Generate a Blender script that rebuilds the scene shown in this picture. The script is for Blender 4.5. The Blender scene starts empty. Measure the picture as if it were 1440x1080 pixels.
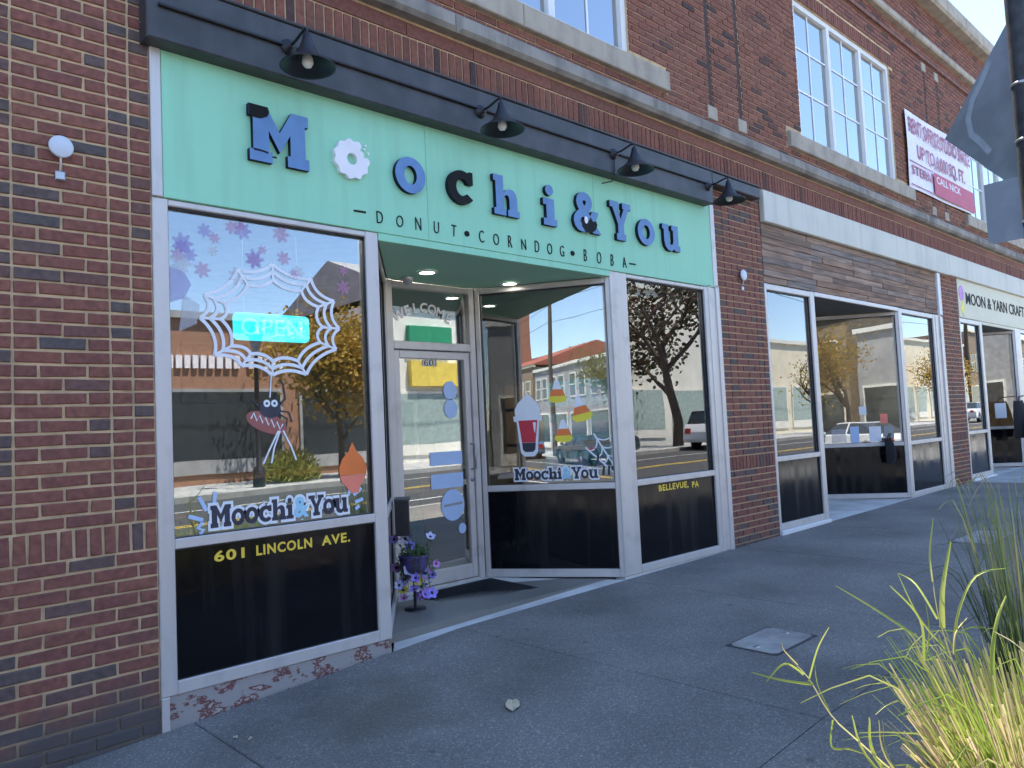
import bpy, bmesh, math, random
from mathutils import Vector, Matrix
random.seed(7)
R = math.radians
scene = bpy.context.scene
col = scene.collection

# ------------------------------------------------------------------ camera
YAW, PITCH, ROLL = R(43.02), R(3.29), R(-2.66)
CAM = Vector((0.0, -4.3, 1.5))
fw = Vector((math.sin(YAW)*math.cos(PITCH), math.cos(YAW)*math.cos(PITCH), math.sin(PITCH)))
rt0 = Vector((math.cos(YAW), -math.sin(YAW), 0)); up0 = rt0.cross(fw)
rt = rt0*math.cos(ROLL)+up0*math.sin(ROLL); up = up0*math.cos(ROLL)-rt0*math.sin(ROLL)
cd = bpy.data.cameras.new('camera'); cam = bpy.data.objects.new('camera', cd); col.objects.link(cam)
m = Matrix((rt, up, -fw)).transposed().to_4x4(); m.translation = CAM; cam.matrix_world = m
cd.sensor_width = 36; cd.sensor_fit = 'HORIZONTAL'; cd.lens = 1082/1440*36
cd.clip_start = .05; cd.clip_end = 3000
scene.camera = cam

# ------------------------------------------------------------------ light
SUN_EL, SUN_AZ = R(68.0), R(30)          # azimuth from +Y (behind the shops) towards +X
world = bpy.data.worlds.new('World'); scene.world = world; world.use_nodes = True
nt = world.node_tree; bg = nt.nodes['Background']
sky = nt.nodes.new('ShaderNodeTexSky'); sky.sky_type = 'NISHITA'; sky.sun_disc = False
sky.sun_elevation = SUN_EL; sky.sun_rotation = SUN_AZ
sky.altitude = 1300; sky.air_density = 1.0; sky.dust_density = .25; sky.ozone_density = 2.2
nt.links.new(sky.outputs[0], bg.inputs[0]); bg.inputs[1].default_value = .15
sl = bpy.data.lights.new('sun', 'SUN'); sl.energy = 5.0; sl.angle = R(.53); sl.color = (1, .95, .86)
sun = bpy.data.objects.new('sun', sl); col.objects.link(sun)
sdir = Vector((math.sin(SUN_AZ)*math.cos(SUN_EL), math.cos(SUN_AZ)*math.cos(SUN_EL), math.sin(SUN_EL)))
sun.rotation_euler = (-sdir).to_track_quat('-Z', 'Y').to_euler(); sun.location = (10, 10, 30)
vs = scene.view_settings; vs.view_transform = 'Standard'; vs.look = 'None'; vs.gamma = 1; vs.exposure = 1.95
scene.render.engine = 'CYCLES'
scene.cycles.max_bounces = 8; scene.cycles.transparent_max_bounces = 16; scene.cycles.glossy_bounces = 5

# ------------------------------------------------------------------ materials
MATS = {}
def newmat(name):
    mt = bpy.data.materials.new(name); mt.use_nodes = True; MATS[name] = mt
    return mt, mt.node_tree, mt.node_tree.nodes['Principled BSDF']
def N(nt, t, **kw):
    n = nt.nodes.new(t)
    for k, v in kw.items(): setattr(n, k, v)
    return n
def pmat(name, c, rough=.5, metal=0, var=.12, scale=6, bump=0, bscale=60, spec=.5, c2=None, ramp=(.35, .65), detail=6, coat=0):
    """base colour broken up by noise towards c2 (or a darker tone), with fine bump"""
    mt, nt, b = newmat(name)
    tc = N(nt, 'ShaderNodeNewGeometry')
    nz = N(nt, 'ShaderNodeTexNoise'); nz.inputs['Scale'].default_value = scale; nz.inputs['Detail'].default_value = detail
    nt.links.new(tc.outputs['Position'], nz.inputs['Vector'])
    mr = N(nt, 'ShaderNodeMapRange'); mr.inputs[1].default_value = ramp[0]; mr.inputs[2].default_value = ramp[1]
    nt.links.new(nz.outputs[0], mr.inputs[0])
    mx = N(nt, 'ShaderNodeMix', data_type='RGBA')
    mx.inputs[6].default_value = (*c, 1)
    d = c2 if c2 else tuple(x*(1-var*2) for x in c)
    mx.inputs[7].default_value = (*d, 1)
    nt.links.new(mr.outputs[0], mx.inputs[0]); nt.links.new(mx.outputs[2], b.inputs['Base Color'])
    b.inputs['Roughness'].default_value = rough; b.inputs['Metallic'].default_value = metal
    b.inputs['Specular IOR Level'].default_value = spec
    if coat: b.inputs['Coat Weight'].default_value = coat
    if bump:
        n2 = N(nt, 'ShaderNodeTexNoise'); n2.inputs['Scale'].default_value = bscale; n2.inputs['Detail'].default_value = 4
        nt.links.new(tc.outputs['Position'], n2.inputs['Vector'])
        bp = N(nt, 'ShaderNodeBump'); bp.inputs['Strength'].default_value = bump; bp.inputs['Distance'].default_value = .01
        nt.links.new(n2.outputs[0], bp.inputs['Height']); nt.links.new(bp.outputs[0], b.inputs['Normal'])
    return mt
def emat(name, c, s):
    mt, nt, b = newmat(name); b.inputs['Base Color'].default_value = (*c, 1)
    b.inputs['Emission Color'].default_value = (*c, 1); b.inputs['Emission Strength'].default_value = s
    return mt
def glassmat(name, tint, refl, rough=0.0):
    mt, nt, b = newmat(name); nt.nodes.remove(b); out = nt.nodes['Material Output']
    fr = N(nt, 'ShaderNodeFresnel'); fr.inputs[0].default_value = 1.52
    mu = N(nt, 'ShaderNodeMath', operation='MULTIPLY_ADD', use_clamp=True); mu.inputs[1].default_value = 1.25; mu.inputs[2].default_value = refl
    tr = N(nt, 'ShaderNodeBsdfTransparent'); tr.inputs[0].default_value = (*tint, 1)
    gl = N(nt, 'ShaderNodeBsdfGlossy'); gl.inputs['Roughness'].default_value = rough
    g = N(nt, 'ShaderNodeNewGeometry'); nz = N(nt, 'ShaderNodeTexNoise'); nz.inputs['Scale'].default_value = 1.3; nz.inputs['Detail'].default_value = 1
    bp = N(nt, 'ShaderNodeBump'); bp.inputs['Strength'].default_value = .05; bp.inputs['Distance'].default_value = .02
    nt.links.new(g.outputs['Position'], nz.inputs['Vector']); nt.links.new(nz.outputs[0], bp.inputs['Height']); nt.links.new(bp.outputs[0], gl.inputs['Normal'])
    mx = N(nt, 'ShaderNodeMixShader')
    nt.links.new(fr.outputs[0], mu.inputs[0]); nt.links.new(mu.outputs[0], mx.inputs[0])
    nt.links.new(tr.outputs[0], mx.inputs[1]); nt.links.new(gl.outputs[0], mx.inputs[2]); nt.links.new(mx.outputs[0], out.inputs[0])
    return mt
def brickmat(name, per_object, cols, grime=True):
    mt, nt, b = newmat(name)
    rmp = N(nt, 'ShaderNodeValToRGB'); rmp.color_ramp.interpolation = 'LINEAR'
    el = rmp.color_ramp.elements
    while len(el) < len(cols): el.new(.5)
    for e, (p, c) in zip(el, cols): e.position = p; e.color = (*c, 1)
    if per_object:
        oi = N(nt, 'ShaderNodeObjectInfo'); src = oi.outputs['Random']
    else:
        at = N(nt, 'ShaderNodeAttribute'); at.attribute_name = 'tone'; src = at.outputs['Fac']
    nt.links.new(src, rmp.inputs[0])
    g = N(nt, 'ShaderNodeNewGeometry')
    nz = N(nt, 'ShaderNodeTexNoise'); nz.inputs['Scale'].default_value = 28; nz.inputs['Detail'].default_value = 5
    nt.links.new(g.outputs['Position'], nz.inputs['Vector'])
    mr = N(nt, 'ShaderNodeMapRange'); mr.inputs[1].default_value = .3; mr.inputs[2].default_value = .7; mr.inputs[3].default_value = .72; mr.inputs[4].default_value = 1.25
    nt.links.new(nz.outputs[0], mr.inputs[0])
    mu = N(nt, 'ShaderNodeMix', data_type='RGBA', blend_type='MULTIPLY'); mu.inputs[0].default_value = 1
    nt.links.new(rmp.outputs[0], mu.inputs[6]); nt.links.new(mr.outputs[0], mu.inputs[7])
    last = mu.outputs[2]
    if grime:
        last = add_grime(nt, g, last)
    nt.links.new(last, b.inputs['Base Color']); b.inputs['Roughness'].default_value = .82; b.inputs['Specular IOR Level'].default_value = .3
    n2 = N(nt, 'ShaderNodeTexNoise'); n2.inputs['Scale'].default_value = 150; n2.inputs['Detail'].default_value = 3
    nt.links.new(g.outputs['Position'], n2.inputs['Vector'])
    bp = N(nt, 'ShaderNodeBump'); bp.inputs['Strength'].default_value = .35; bp.inputs['Distance'].default_value = .004
    nt.links.new(n2.outputs[0], bp.inputs['Height']); nt.links.new(bp.outputs[0], b.inputs['Normal'])
    return mt
def add_grime(nt, g, src, z0=.10, z1=.34, colr=(.085, .08, .078)):
    """splashed street dirt on the foot of the wall, ragged upper edge"""
    sp = N(nt, 'ShaderNodeSeparateXYZ'); nt.links.new(g.outputs['Position'], sp.inputs[0])
    nz = N(nt, 'ShaderNodeTexNoise'); nz.inputs['Scale'].default_value = 4.5; nz.inputs['Detail'].default_value = 6
    nt.links.new(g.outputs['Position'], nz.inputs['Vector'])
    ad = N(nt, 'ShaderNodeMath', operation='MULTIPLY_ADD'); ad.inputs[1].default_value = .5; ad.inputs[2].default_value = -.25
    nt.links.new(nz.outputs[0], ad.inputs[0])
    su = N(nt, 'ShaderNodeMath', operation='ADD'); nt.links.new(sp.outputs[2], su.inputs[0]); nt.links.new(ad.outputs[0], su.inputs[1])
    mr = N(nt, 'ShaderNodeMapRange'); mr.inputs[1].default_value = z0; mr.inputs[2].default_value = z1; mr.inputs[3].default_value = .9; mr.inputs[4].default_value = 0
    nt.links.new(su.outputs[0], mr.inputs[0])
    mx = N(nt, 'ShaderNodeMix', data_type='RGBA'); nt.links.new(mr.outputs[0], mx.inputs[0]); nt.links.new(src, mx.inputs[6]); mx.inputs[7].default_value = (*colr, 1)
    return mx.outputs[2]

RED = [(0, (0.175, 0.074, 0.058)), (.2, (0.219, 0.085, 0.062)), (.42, (0.185, 0.073, 0.060)), (.62, (0.242, 0.099, 0.068)), (.76, (0.196, 0.077, 0.060)), (.82, (0.126, 0.085, 0.075)), (.93, (0.099, 0.081, 0.078)), (1, (0.158, 0.077, 0.064))]
RED2 = [(0, (0.190, 0.072, 0.048)), (.3, (0.228, 0.085, 0.057)), (.6, (0.165, 0.063, 0.046)), (.8, (0.240, 0.098, 0.067)), (.94, (0.140, 0.059, 0.046)), (1, (0.064, 0.040, 0.037))]
brickmat('brick', True, RED); brickmat('brick_field', False, RED); brickmat('brick_upper', False, RED2, False)
mort = pmat('mortar', (.66, .475, .29), .95, scale=9, var=.15, bump=.5, bscale=180)
_nt = mort.node_tree; _g = [n for n in _nt.nodes if n.type == 'NEW_GEOMETRY'][0]; _b = _nt.nodes['Principled BSDF']
_src = _b.inputs['Base Color'].links[0].from_socket; _nt.links.new(add_grime(_nt, _g, _src, .06, .3, (.13, .115, .10)), _b.inputs['Base Color'])
pmat('mortar_upper', (.40, .27, .20), .95, scale=9, bump=.5, bscale=180)
pmat('limestone', (.40, .34, .27), .85, scale=5, c2=(.22, .19, .16), ramp=(.45, .8), bump=.3, bscale=90)
pmat('ledge_stone', (.30, .27, .235), .9, scale=3.5, c2=(.12, .11, .10), ramp=(.4, .75), bump=.4, bscale=80)
pmat('terracotta', (.25, .10, .07), .85, scale=7, c2=(.12, .06, .05), bump=.3)
pmat('white_aluminium', (.60, .555, .525), .42, .25, scale=5, c2=(.40, .37, .34), ramp=(.55, .85), bump=.05, bscale=30)
pmat('grey_aluminium', (.5, .51, .53), .35, .5, scale=9, var=.06)
pmat('white_trim', (.72, .71, .70), .5, scale=4, var=.06, ramp=(.5, .9))
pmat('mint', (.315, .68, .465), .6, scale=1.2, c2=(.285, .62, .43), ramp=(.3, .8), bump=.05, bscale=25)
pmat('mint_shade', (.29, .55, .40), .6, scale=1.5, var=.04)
pmat('black_beam', (.055, .054, .058), .5, scale=6, var=.2, bump=.06, bscale=60)
pmat('black_metal', (.022, .023, .028), .45, .2, scale=20, var=.2)
pmat('black_glass', (.006, .006, .008), .07, scale=3, var=.1, spec=.28)
pmat('letter_blue', (.12, .245, .47), .5, scale=12, var=.07)
pmat('letter_side', (.012, .015, .028), .6, spec=.2)
pmat('letter_black', (.010, .010, .011), .65, spec=.2)
pmat('letter_white', (.85, .82, .84), .5, scale=12, var=.03)
pmat('yellow_vinyl', (.90, .62, .06), .5, var=.04)
pmat('sticker_white', (.80, .82, .86), .5, var=.03); pmat('sticker_navy', (.035, .035, .06), .5)
pmat('sticker_blue', (.36, .66, .82), .5, var=.04); pmat('sticker_red', (.60, .025, .05), .45, var=.05)
pmat('sticker_orange', (.85, .20, .04), .5, var=.05); pmat('sticker_yellow', (.88, .72, .05), .5, var=.05)
pmat('sticker_peach', (.90, .24, .16), .5, var=.05); pmat('sticker_brown', (.38, .12, .10), .6)
pmat('sticker_pale_blue', (.46, .60, .84), .5, var=.03)
pmat('bulb', (.85, .83, .78), .3, var=.03)
emat('downlight', (1, .97, .9), 6); emat('neon_cyan', (.0, .75, .85), .62); emat('neon_pink', (.18, .72, .80), .6); emat('fill_glow', (1, .93, .82), 8)
glassmat('glass', (.92, .95, .95), .18); glassmat('glass_upper', (.32, .36, .42), .46)
pmat('shop_wall', (.30, .26, .20), .7, scale=2); pmat('shop_floor', (.20, .19, .17), .5, scale=2); pmat('shop_ceiling', (.32, .32, .31), .9)
pmat('teal_box', (.08, .48, .52), .5, scale=9, c2=(.16, .58, .66), ramp=(.4, .6)); pmat('teal_counter', (.03, .16, .15), .4)
pmat('wood_shelf', (.30, .19, .10), .6, scale=8); pmat('steel', (.45, .46, .48), .3, .8, scale=8)
pmat('concrete_pale', (.40, .40, .385), .85, scale=3, c2=(.24, .245, .25), ramp=(.4, .7), bump=.3, bscale=120)
pmat('recess_concrete', (.60, .58, .55), .85, scale=3, c2=(.42, .41, .39), ramp=(.4, .7), bump=.3, bscale=120); pmat('cover_lid', (.34, .32, .295), .8, scale=5, c2=(.17, .16, .15), ramp=(.4, .7), bump=.3, bscale=90); pmat('curb_stone', (.36, .35, .33), .85, scale=4, bump=.3)
pmat('rubber_mat', (.022, .024, .028), .7, bump=.6, bscale=140)
pmat('cream_paint', (.60, .58, .50), .65, scale=2, c2=(.50, .49, .43), ramp=(.45, .8), bump=.08)
pmat('cream_sign', (.66, .62, .47), .6, scale=2, var=.03)
pmat('dark_soffit', (.085, .09, .085), .8)
pmat('banner_white', (.78, .73, .80), .6, scale=3, var=.04); pmat('banner_red', (.50, .08, .14), .6, var=.05); pmat('banner_ink', (.42, .12, .20), .6)
pmat('sign_back', (.30, .33, .38), .45, .55, scale=4, c2=(.36, .40, .46), ramp=(.45, .6), bump=.05)
pmat('sign_residue', (.40, .44, .50), .6, scale=14, var=.08); pmat('pole_dark', (.045, .045, .05), .6, scale=14, var=.3, bump=.25, bscale=50)
pmat('asphalt', (.06, .06, .063), .92, scale=30, var=.2, bump=.6, bscale=200)
pmat('lane_paint', (.7, .7, .66), .7, scale=20); pmat('lane_yellow', (.65, .45, .06), .7, scale=20)
pmat('soil', (.07, .05, .035), 1, scale=20, bump=.8)
pmat('ground', (.10, .11, .07), 1, scale=.3)
pmat('cloth_black', (.012, .012, .015), .9, bump=.3); pmat('cloth_lime', (.48, .50, .08), .8, bump=.3)
pmat('pot_purple', (.12, .08, .26), .4); pmat('petal_violet', (.36, .26, .80), .6, var=.1); pmat('petal_pink', (.60, .28, .66), .6); pmat('petal_pale', (.66, .66, .88), .6)
pmat('petal_dark', (.03, .02, .08), .6); pmat('petal_yellow', (.85, .7, .10), .6)
pmat('leaf_green', (.07, .14, .035), .6, scale=30)
pmat('dry_leaf', (.62, .52, .34), .8); pmat('plastic_white', (.62, .66, .72), .4, var=.03)
pmat('rust_red', (.22, .035, .03), .7)
# opposite side of the street
pmat('far_brick', (.36, .19, .12), .85, scale=14, c2=(.29, .15, .095), bump=.3); pmat('far_white', (.80, .77, .68), .8, scale=1.5, var=.05)
pmat('far_cream', (.80, .72, .54), .8, scale=1.5, var=.06); pmat('far_grey', (.36, .36, .36), .85, scale=3); pmat('far_brown', (.30, .22, .15), .85, scale=6, var=.2)
pmat('far_glass', (.04, .05, .06), .08); pmat('far_pale_glass', (.36, .45, .42), .2); pmat('far_green', (.02, .30, .14), .6); pmat('far_yellow', (.85, .62, .10), .6); pmat('roof_dark', (.07, .07, .08), .9); pmat('roof_red', (.35, .10, .06), .8, scale=10)
pmat('car_white', (.75, .75, .75), .25, coat=.6, var=.02); pmat('car_dark', (.04, .06, .08), .25, coat=.6); pmat('car_blue', (.10, .16, .26), .25, coat=.6); pmat('car_red', (.35, .03, .03), .25, coat=.6)
pmat('tyre', (.02, .02, .02), .8); pmat('bark', (.11, .08, .06), .95, scale=14, bump=.6); pmat('tail_red', (.5, .02, .02), .3); pmat('lens', (.8, .82, .85), .15)

def leafmat(name, cols):
    mt, nt, b = newmat(name)
    g = N(nt, 'ShaderNodeNewGeometry'); nz = N(nt, 'ShaderNodeTexNoise'); nz.inputs['Scale'].default_value = 5
    nt.links.new(g.outputs['Position'], nz.inputs['Vector'])
    ad = N(nt, 'ShaderNodeMath', operation='ADD'); nt.links.new(g.outputs['Random Per Island'], ad.inputs[0]); nt.links.new(nz.outputs[0], ad.inputs[1])
    ml = N(nt, 'ShaderNodeMath', operation='MULTIPLY'); ml.inputs[1].default_value = .5; nt.links.new(ad.outputs[0], ml.inputs[0])
    rmp = N(nt, 'ShaderNodeValToRGB'); el = rmp.color_ramp.elements
    while len(el) < len(cols): el.new(.5)
    for i, (e, c) in enumerate(zip(el, cols)): e.position = .2+.6*i/(len(cols)-1); e.color = (*c, 1)
    nt.links.new(ml.outputs[0], rmp.inputs[0]); nt.links.new(rmp.outputs[0], b.inputs['Base Color'])
    b.inputs['Roughness'].default_value = .55
    tl = N(nt, 'ShaderNodeBsdfTranslucent'); nt.links.new(rmp.outputs[0], tl.inputs[0])
    mx = N(nt, 'ShaderNodeMixShader'); mx.inputs[0].default_value = .35
    nt.links.new(b.outputs[0], mx.inputs[1]); nt.links.new(tl.outputs[0], mx.inputs[2]); nt.links.new(mx.outputs[0], nt.nodes['Material Output'].inputs[0])
    return mt
leafmat('grass_blade', [(.13, .22, .03), (.24, .33, .05), (.36, .40, .09), (.46, .42, .18)])
leafmat('grass_shaded', [(.06, .10, .045), (.09, .14, .06), (.14, .17, .08), (.22, .20, .12)])  # grass colours darkened to put the rear clump's shade into the blades
leafmat('stalk_dry', [(.50, .40, .22), (.58, .44, .28), (.42, .40, .14), (.60, .40, .30)])
leafmat('leaf_autumn', [(.42, .24, .03), (.52, .34, .05), (.30, .22, .04), (.48, .20, .03)])
leafmat('leaf_dark', [(.03, .05, .02), (.06, .06, .03), (.12, .05, .03), (.05, .07, .02)])
leafmat('leaf_bush', [(.18, .22, .04), (.30, .28, .06), (.12, .16, .03)])

def sidewalkmat():
    mt, nt, b = newmat('sidewalk')
    g = N(nt, 'ShaderNodeNewGeometry')
    v = N(nt, 'ShaderNodeTexVoronoi'); v.inputs['Scale'].default_value = 140
    n1 = N(nt, 'ShaderNodeTexNoise'); n1.inputs['Scale'].default_value = 1.1; n1.inputs['Detail'].default_value = 7
    n3 = N(nt, 'ShaderNodeTexNoise'); n3.inputs['Scale'].default_value = 160; n3.inputs['Detail'].default_value = 3
    for n in (v, n1, n3): nt.links.new(g.outputs['Position'], n.inputs['Vector'])
    sx = N(nt, 'ShaderNodeSeparateColor'); nt.links.new(v.outputs['Color'], sx.inputs[0])
    r = N(nt, 'ShaderNodeValToRGB'); e = r.color_ramp.elements; e.new(.5); e.new(.9)
    for q, (p, c) in zip(e, ((0, (.118, .109, .100)), (.5, (.155, .143, .130)), (.88, (.188, .174, .157)), (1, (.29, .27, .24)))): q.position = p; q.color = (*c, 1)
    nt.links.new(sx.outputs[0], r.inputs[0])
    mr = N(nt, 'ShaderNodeMapRange'); mr.inputs[1].default_value = .3; mr.inputs[2].default_value = .7; mr.inputs[3].default_value = .72; mr.inputs[4].default_value = 1.3
    nt.links.new(n1.outputs[0], mr.inputs[0])
    mu = N(nt, 'ShaderNodeMix', data_type='RGBA', blend_type='MULTIPLY'); mu.inputs[0].default_value = 1
    nt.links.new(r.outputs[0], mu.inputs[6]); nt.links.new(mr.outputs[0], mu.inputs[7])
    # one old spill in front of the left window
    sub = N(nt, 'ShaderNodeVectorMath', operation='DISTANCE'); sub.inputs[1].default_value = (2.3, -.75, .06)
    wv = N(nt, 'ShaderNodeTexNoise'); wv.inputs['Scale'].default_value = 3; wv.inputs['Detail'].default_value = 5; nt.links.new(g.outputs['Position'], wv.inputs['Vector'])
    nt.links.new(g.outputs['Position'], sub.inputs[0])
    sa = N(nt, 'ShaderNodeMath', operation='MULTIPLY_ADD'); sa.inputs[1].default_value = 1.2; nt.links.new(wv.outputs[0], sa.inputs[0]); nt.links.new(sub.outputs['Value'], sa.inputs[2])
    m2 = N(nt, 'ShaderNodeMapRange'); m2.inputs[1].default_value = .75; m2.inputs[2].default_value = 1.15; m2.inputs[3].default_value = .45; m2.inputs[4].default_value = 0
    nt.links.new(sa.outputs[0], m2.inputs[0])
    mx = N(nt, 'ShaderNodeMix', data_type='RGBA'); nt.links.new(m2.outputs[0], mx.inputs[0]); nt.links.new(mu.outputs[2], mx.inputs[6]); mx.inputs[7].default_value = (.075, .065, .045, 1)
    gv = N(nt, 'ShaderNodeTexVoronoi'); gv.inputs['Scale'].default_value = 2.6; nt.links.new(g.outputs['Position'], gv.inputs['Vector'])
    gm = N(nt, 'ShaderNodeMapRange'); gm.inputs[1].default_value = .045; gm.inputs[2].default_value = .065; gm.inputs[3].default_value = .55; gm.inputs[4].default_value = 0; nt.links.new(gv.outputs['Distance'], gm.inputs[0])
    gx = N(nt, 'ShaderNodeMix', data_type='RGBA'); nt.links.new(gm.outputs[0], gx.inputs[0]); nt.links.new(mx.outputs[2], gx.inputs[6]); gx.inputs[7].default_value = (.055, .052, .05, 1)
    nt.links.new(gx.outputs[2], b.inputs['Base Color']); b.inputs['Roughness'].default_value = .85
    bp = N(nt, 'ShaderNodeBump'); bp.inputs['Strength'].default_value = .5; bp.inputs['Distance'].default_value = .006
    nt.links.new(n3.outputs[0], bp.inputs['Height']); nt.links.new(bp.outputs[0], b.inputs['Normal'])
sidewalkmat()
def peelmat():
    mt, nt, b = newmat('peeling_paint')
    g = N(nt, 'ShaderNodeNewGeometry'); n = N(nt, 'ShaderNodeTexNoise'); n.inputs['Scale'].default_value = 7; n.inputs['Detail'].default_value = 8; n.inputs['Roughness'].default_value = .7
    mp = N(nt, 'ShaderNodeMapping'); mp.inputs['Scale'].default_value = (1, 1, 1.8); nt.links.new(g.outputs['Position'], mp.inputs[0]); nt.links.new(mp.outputs[0], n.inputs['Vector'])
    r = N(nt, 'ShaderNodeValToRGB'); r.color_ramp.interpolation = 'CONSTANT'; e = r.color_ramp.elements; e.new(.5); e.new(.6)
    for q, (p, c) in zip(e, ((0, (.34, .31, .29)), (.535, (.17, .065, .058)), (.60, (.40, .36, .33)), (.70, (.18, .09, .08)))): q.position = p; q.color = (*c, 1)
    nt.links.new(n.outputs[0], r.inputs[0]); nt.links.new(r.outputs[0], b.inputs['Base Color']); b.inputs['Roughness'].default_value = .9
    bp = N(nt, 'ShaderNodeBump'); bp.inputs['Strength'].default_value = .6; bp.inputs['Distance'].default_value = .01; nt.links.new(n.outputs[0], bp.inputs['Height']); nt.links.new(bp.outputs[0], b.inputs['Normal'])
peelmat()
def plankmat():
    mt, nt, b = newmat('weathered_plank')
    oi = N(nt, 'ShaderNodeObjectInfo'); g = N(nt, 'ShaderNodeNewGeometry')
    mp = N(nt, 'ShaderNodeMapping'); mp.inputs['Scale'].default_value = (2.2, 1, 34); nt.links.new(g.outputs['Position'], mp.inputs[0])
    cx = N(nt, 'ShaderNodeCombineXYZ'); nt.links.new(oi.outputs['Random'], cx.inputs[0])
    sc = N(nt, 'ShaderNodeVectorMath', operation='SCALE'); sc.inputs['Scale'].default_value = 40; nt.links.new(cx.outputs[0], sc.inputs[0])
    av = N(nt, 'ShaderNodeVectorMath', operation='ADD'); nt.links.new(mp.outputs[0], av.inputs[0]); nt.links.new(sc.outputs[0], av.inputs[1])
    n = N(nt, 'ShaderNodeTexNoise'); n.inputs['Scale'].default_value = 1; n.inputs['Detail'].default_value = 7; nt.links.new(av.outputs[0], n.inputs['Vector'])
    r = N(nt, 'ShaderNodeValToRGB'); e = r.color_ramp.elements
    while len(e) < 6: e.new(.5)
    for q, (p, c) in zip(e, ((0, (0.286, 0.170, 0.111)), (.25, (0.170, 0.111, 0.078)), (.45, (0.352, 0.235, 0.169)), (.65, (0.208, 0.170, 0.150)), (.85, (0.312, 0.189, 0.117)), (1, (0.156, 0.131, 0.117)))): q.position = p; q.color = (*c, 1)
    nt.links.new(oi.outputs['Random'], r.inputs[0])
    mr = N(nt, 'ShaderNodeMapRange'); mr.inputs[1].default_value = .3; mr.inputs[2].default_value = .7; mr.inputs[3].default_value = .5; mr.inputs[4].default_value = 1.4; nt.links.new(n.outputs[0], mr.inputs[0])
    mu = N(nt, 'ShaderNodeMix', data_type='RGBA', blend_type='MULTIPLY'); mu.inputs[0].default_value = 1; nt.links.new(r.outputs[0], mu.inputs[6]); nt.links.new(mr.outputs[0], mu.inputs[7])
    nt.links.new(mu.outputs[2], b.inputs['Base Color']); b.inputs['Roughness'].default_value = .85
plankmat()

def streak(name, dark, amt):
    nt = MATS[name].node_tree; b = nt.nodes['Principled BSDF']; g = [n for n in nt.nodes if n.type == 'NEW_GEOMETRY'][0]; src = b.inputs['Base Color'].links[0].from_socket
    mp = N(nt, 'ShaderNodeMapping'); mp.inputs['Scale'].default_value = (9, 9, .7); nt.links.new(g.outputs['Position'], mp.inputs[0])
    n = N(nt, 'ShaderNodeTexNoise'); n.inputs['Scale'].default_value = 1; n.inputs['Detail'].default_value = 6; nt.links.new(mp.outputs[0], n.inputs['Vector'])
    mr = N(nt, 'ShaderNodeMapRange'); mr.inputs[1].default_value = .5; mr.inputs[2].default_value = .78; mr.inputs[4].default_value = amt; nt.links.new(n.outputs[0], mr.inputs[0])
    mx = N(nt, 'ShaderNodeMix', data_type='RGBA'); nt.links.new(mr.outputs[0], mx.inputs[0]); nt.links.new(src, mx.inputs[6]); mx.inputs[7].default_value = (*dark, 1); nt.links.new(mx.outputs[2], b.inputs['Base Color'])
    return nt, b, g, n
streak('mint', (.20, .40, .27), .35); streak('cream_paint', (.30, .29, .25), .4); streak('ledge_stone', (.09, .085, .08), .6); streak('limestone', (.17, .15, .13), .45); streak('white_aluminium', (.34, .31, .28), .3); streak('black_beam', (.10, .10, .10), .3)
_nt, _b, _g, _n = streak('black_glass', (.03, .03, .03), .5)
_r = N(_nt, 'ShaderNodeMapRange'); _r.inputs[1].default_value = .35; _r.inputs[2].default_value = .7; _r.inputs[3].default_value = .05; _r.inputs[4].default_value = .22; _nt.links.new(_n.outputs[0], _r.inputs[0]); _nt.links.new(_r.outputs[0], _b.inputs['Roughness'])

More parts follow.
